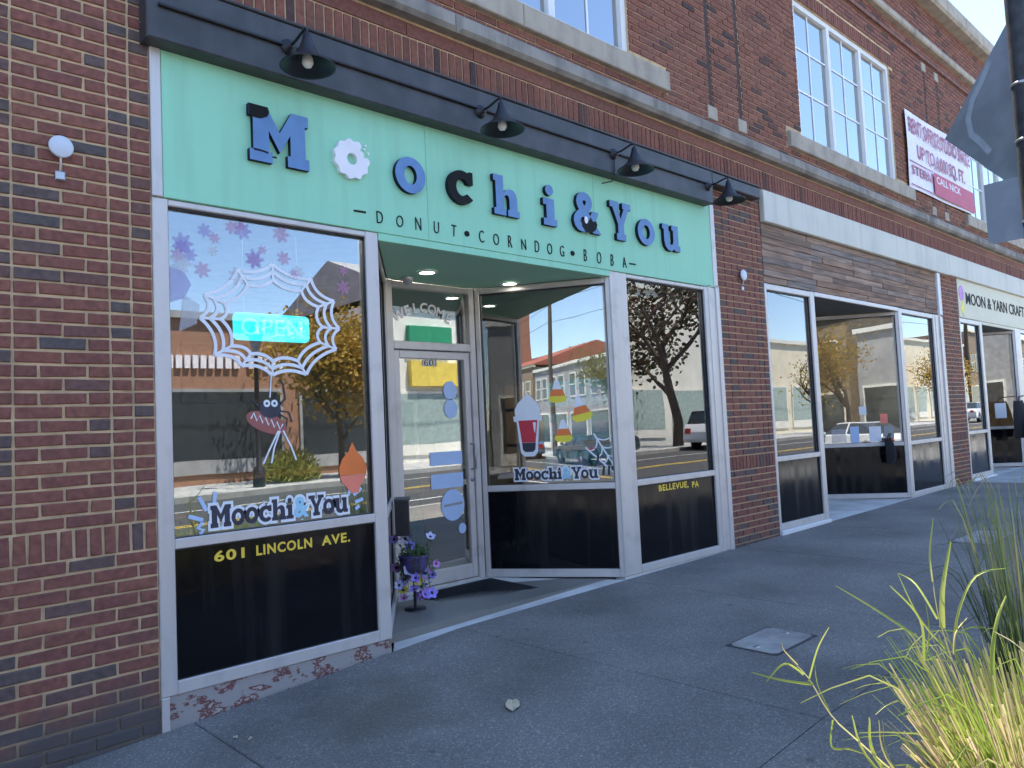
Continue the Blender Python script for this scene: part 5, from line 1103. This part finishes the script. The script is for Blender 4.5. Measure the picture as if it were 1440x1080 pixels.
tree('green yellow street tree down the street by the grey block', -27, -16.5, 6.5, 3, 'leaf_bush', 4000, 15)
tree('dark street tree down the street by the brown house', -14, -16.6, 6, 2.6, 'leaf_dark', 3000, 16)
tree('yellow street tree opposite the plain shop front', -6.5, -16.4, 5.6, 2.6, 'leaf_autumn', 4200, 17)
tree('green yellow street tree between the brown house and the grey shop', -10.5, -16.6, 5.0, 2.4, 'leaf_bush', 3600, 18)
b_ = empty('kerb_shrub', (10.6, -16.6, gz(10)), 'yellow green rounded shrub on the far pavement by the brick shop', 'shrub')
lv = MB(); rr = random.Random(5)
for k in range(1500):
    d = Vector((rr.gauss(0, 1), rr.gauss(0, 1), abs(rr.gauss(0, 1)))).normalized(); p = Vector((10.6, -16.6, gz(10)))+Vector((d.x*.9, d.y*.7, d.z*.9))*rr.uniform(.3, 1.05); t = Vector((rr.uniform(-1, 1), rr.uniform(-1, 1), rr.uniform(0, 1.3))).normalized(); s_ = t.orthogonal().normalized()*.025
    lv.add([p, p+t*.12+s_, p+t*.28, p+t*.12-s_], [(0, 1, 2, 3)])
tag(lv.build('foliage', 'leaf_bush', b_), kind='stuff')
mb = MB(); mb.tube([(10.6, -16.6, gz(10)), (10.6, -16.6, gz(10)+.6)], .03, 6); mb.build('stem', 'bark', b_)

def car(label, x, y, paint, rz, suv=False):
    root = empty('parked_car', (0, 0, 0), label, 'car', 'cars parked across the street')
    H = .28 if suv else 0
    body = [(-2.2, .34), (-1.78, .32), (-1.74, .52), (-1.58, .68), (-1.35, .73), (-1.12, .68), (-.96, .52), (-.92, .3), (.95, .3), (.99, .52), (1.15, .68), (1.38, .73), (1.61, .68), (1.77, .52), (1.81, .32), (2.2, .36), (2.26, .55), (2.18, .80), (1.9, .90+H*.4), (1.05, .98+H*.5), (.2, 1.0+H*.5), (-1.3, 1.02+H*.5), (-2.05, 1.0+H*.5), (-2.25, .8), (-2.27, .5)]
    mb = MB(); mb.prism(body, -.88, .88); bevel(mb.build('body', paint, root), .05, 2)
    if suv: gh = [(-2.0, 1.13), (1.0, 1.12), (.35, 1.68), (-1.75, 1.70)]
    else: gh = [(-1.75, 1.01), (1.05, .975), (.3, 1.42), (-.95, 1.43)]
    mb = MB(); n = 4; bt = [(p, (-.80 if i < 2 else -.62)) for i, p in enumerate(gh)]
    vs = [(p[0], w, p[1]) for p, w in bt]+[(p[0], -w, p[1]) for p, w in bt]; mb.add(vs, [(0, 1, 2, 3), (7, 6, 5, 4), (0, 4, 5, 1), (1, 5, 6, 2), (2, 6, 7, 3), (3, 7, 4, 0)]); bevel(mb.build('greenhouse', 'far_glass', root), .03, 2)
    r0, r1_ = gh[3], gh[2]
    mb = MB(); mb.box(r0[0]-.02, r1_[0]+.02, -.64, .64, r0[1]-.02, r0[1]+.035); bevel(mb.build('roof', paint, root), .02, 2)
    for sy in (-1, 1):
        mb = MB(); mb.tube([(-.35, sy*.80, gh[0][1]), (-.40, sy*.64, r0[1])], .035, 6); mb.build('pillar', paint, root)
        for xw in (-1.35, 1.38):
            mb = MB(); mb.xf = Matrix.Translation((xw, sy*.79, .33)) @ Matrix.Rotation(math.pi/2, 4, 'X'); mb.lathe([(.2, -.1), (.31, -.1), (.33, -.06), (.33, .06), (.31, .1), (.2, .1)], 22); wh = mb.build('wheel', 'tyre', root)
            mb = MB(); mb.xf = Matrix.Translation((xw, sy*.79, .33)) @ Matrix.Rotation(math.pi/2, 4, 'X'); mb.lathe([(0, -.09), (.2, -.085), (.2, .085), (0, .09)], 16); mb.build('rim', 'steel', wh)
        mb = MB(); mb.box(2.13, 2.25, sy*.55-.16, sy*.55+.16, .66, .78); mb.build('headlight', 'lens', root)
        mb = MB(); mb.box(-2.28, -2.2, sy*.6-.16, sy*.6+.16, .72, .88+H*.3); mb.build('taillight', 'tail_red', root)
        mb = MB(); mb.box(.75, .92, sy*.88, sy*1.02 if sy > 0 else sy*1.02+.0, 1.0+H*.5, 1.12+H*.5) if sy > 0 else mb.box(.75, .92, -1.02, -.88, 1.0+H*.5, 1.12+H*.5); mb.build('mirror', paint, root)
    root.location = (x, y, gz(x)-.14); root.rotation_euler = (0, 0, rz)
car('white sport utility car parked by the tall white hall', 30.2, -14.1, 'car_white', 0, True)
car('dark green saloon car parked by the white shop', 20.5, -14.1, 'car_dark', 0)
car('blue saloon car parked by the cream store', 43.5, -14.1, 'car_blue', 0)
car('white saloon car parked by the far cream block', 63.5, -14.1, 'car_white', 0)
car('dark saloon car parked by the grey block down the street', -26, -14.1, 'car_dark', math.pi)
car('red saloon car parked by the brown house', -17, -14.1, 'car_red', math.pi)
car('white saloon car parked before the grey rendered shop', -4, -14.1, 'car_white', math.pi)
car('dark utility car parked between the two leafy trees', -9.5, -14.1, 'car_dark', math.pi, True)
car('blue utility car parked by the tan store', -36, -14.1, 'car_blue', math.pi, True)

# street lamp and utility pole across the road
lp = empty('street_lamp', (9.3, -15.9, gz(9)), 'dark lantern street lamp on the far pavement before the brick shop', 'street lamp')
mb = MB(); mb.lathe([(.16, 0), (.15, .5), (.07, .6), (.055, 3.6), (.09, 3.65)], 14, (9.3, -15.9, gz(9))); mb.build('post', 'black_metal', lp)
mb = MB(); mb.lathe([(.09, 3.65), (.2, 4.2), (.24, 4.22)], 8, (9.3, -15.9, gz(9))); mb.build('lantern', 'far_grey', lp)
mb = MB(); mb.lathe([(.27, 4.2), (.1, 4.45), (.02, 4.6), (0, 4.6)], 8, (9.3, -15.9, gz(9))); mb.build('cap', 'black_metal', lp)
for i, px in enumerate((-34, 0.5, 35, 69)):
    up_ = empty('utility_pole', (px, -15.75, gz(px)), ['wooden utility pole by the grey block down the street', 'wooden utility pole opposite the corner brick pier', 'wooden utility pole by the tall white hall', 'wooden utility pole by the far cream block'][i], 'utility pole', 'utility poles across the street')
    mb = MB(); mb.tube([(px, -15.75, gz(px)-.2), (px, -15.75, 10.4)], [.16, .11], 10); mb.build('mast', 'bark', up_)
    mb = MB(); mb.box(px-.06, px+.06, -16.7, -14.8, 9.6, 9.74); mb.build('cross_arm', 'bark', up_)
for k, (y, z) in enumerate(((-16.6, 9.78), (-15.75, 9.78), (-14.9, 9.78), (-15.6, 8.2))):
    mb = MB(); pts = []
    P3 = [-68, -34, .5, 35, 69, 103]
    for a, b in zip(P3, P3[1:]): pts += [(a+(b-a)*t, y, z-.7*4*t*(1-t)) for t in [i/8 for i in range(8)]]
    mb.tube(pts, .014, 5); tag(mb.build('overhead_cable', 'black_metal'), ['overhead cable on the outer insulators across the street', 'overhead cable on the pole tops across the street', 'overhead cable on the road side insulators across the street', 'lower overhead cable across the street'][k], 'cable')
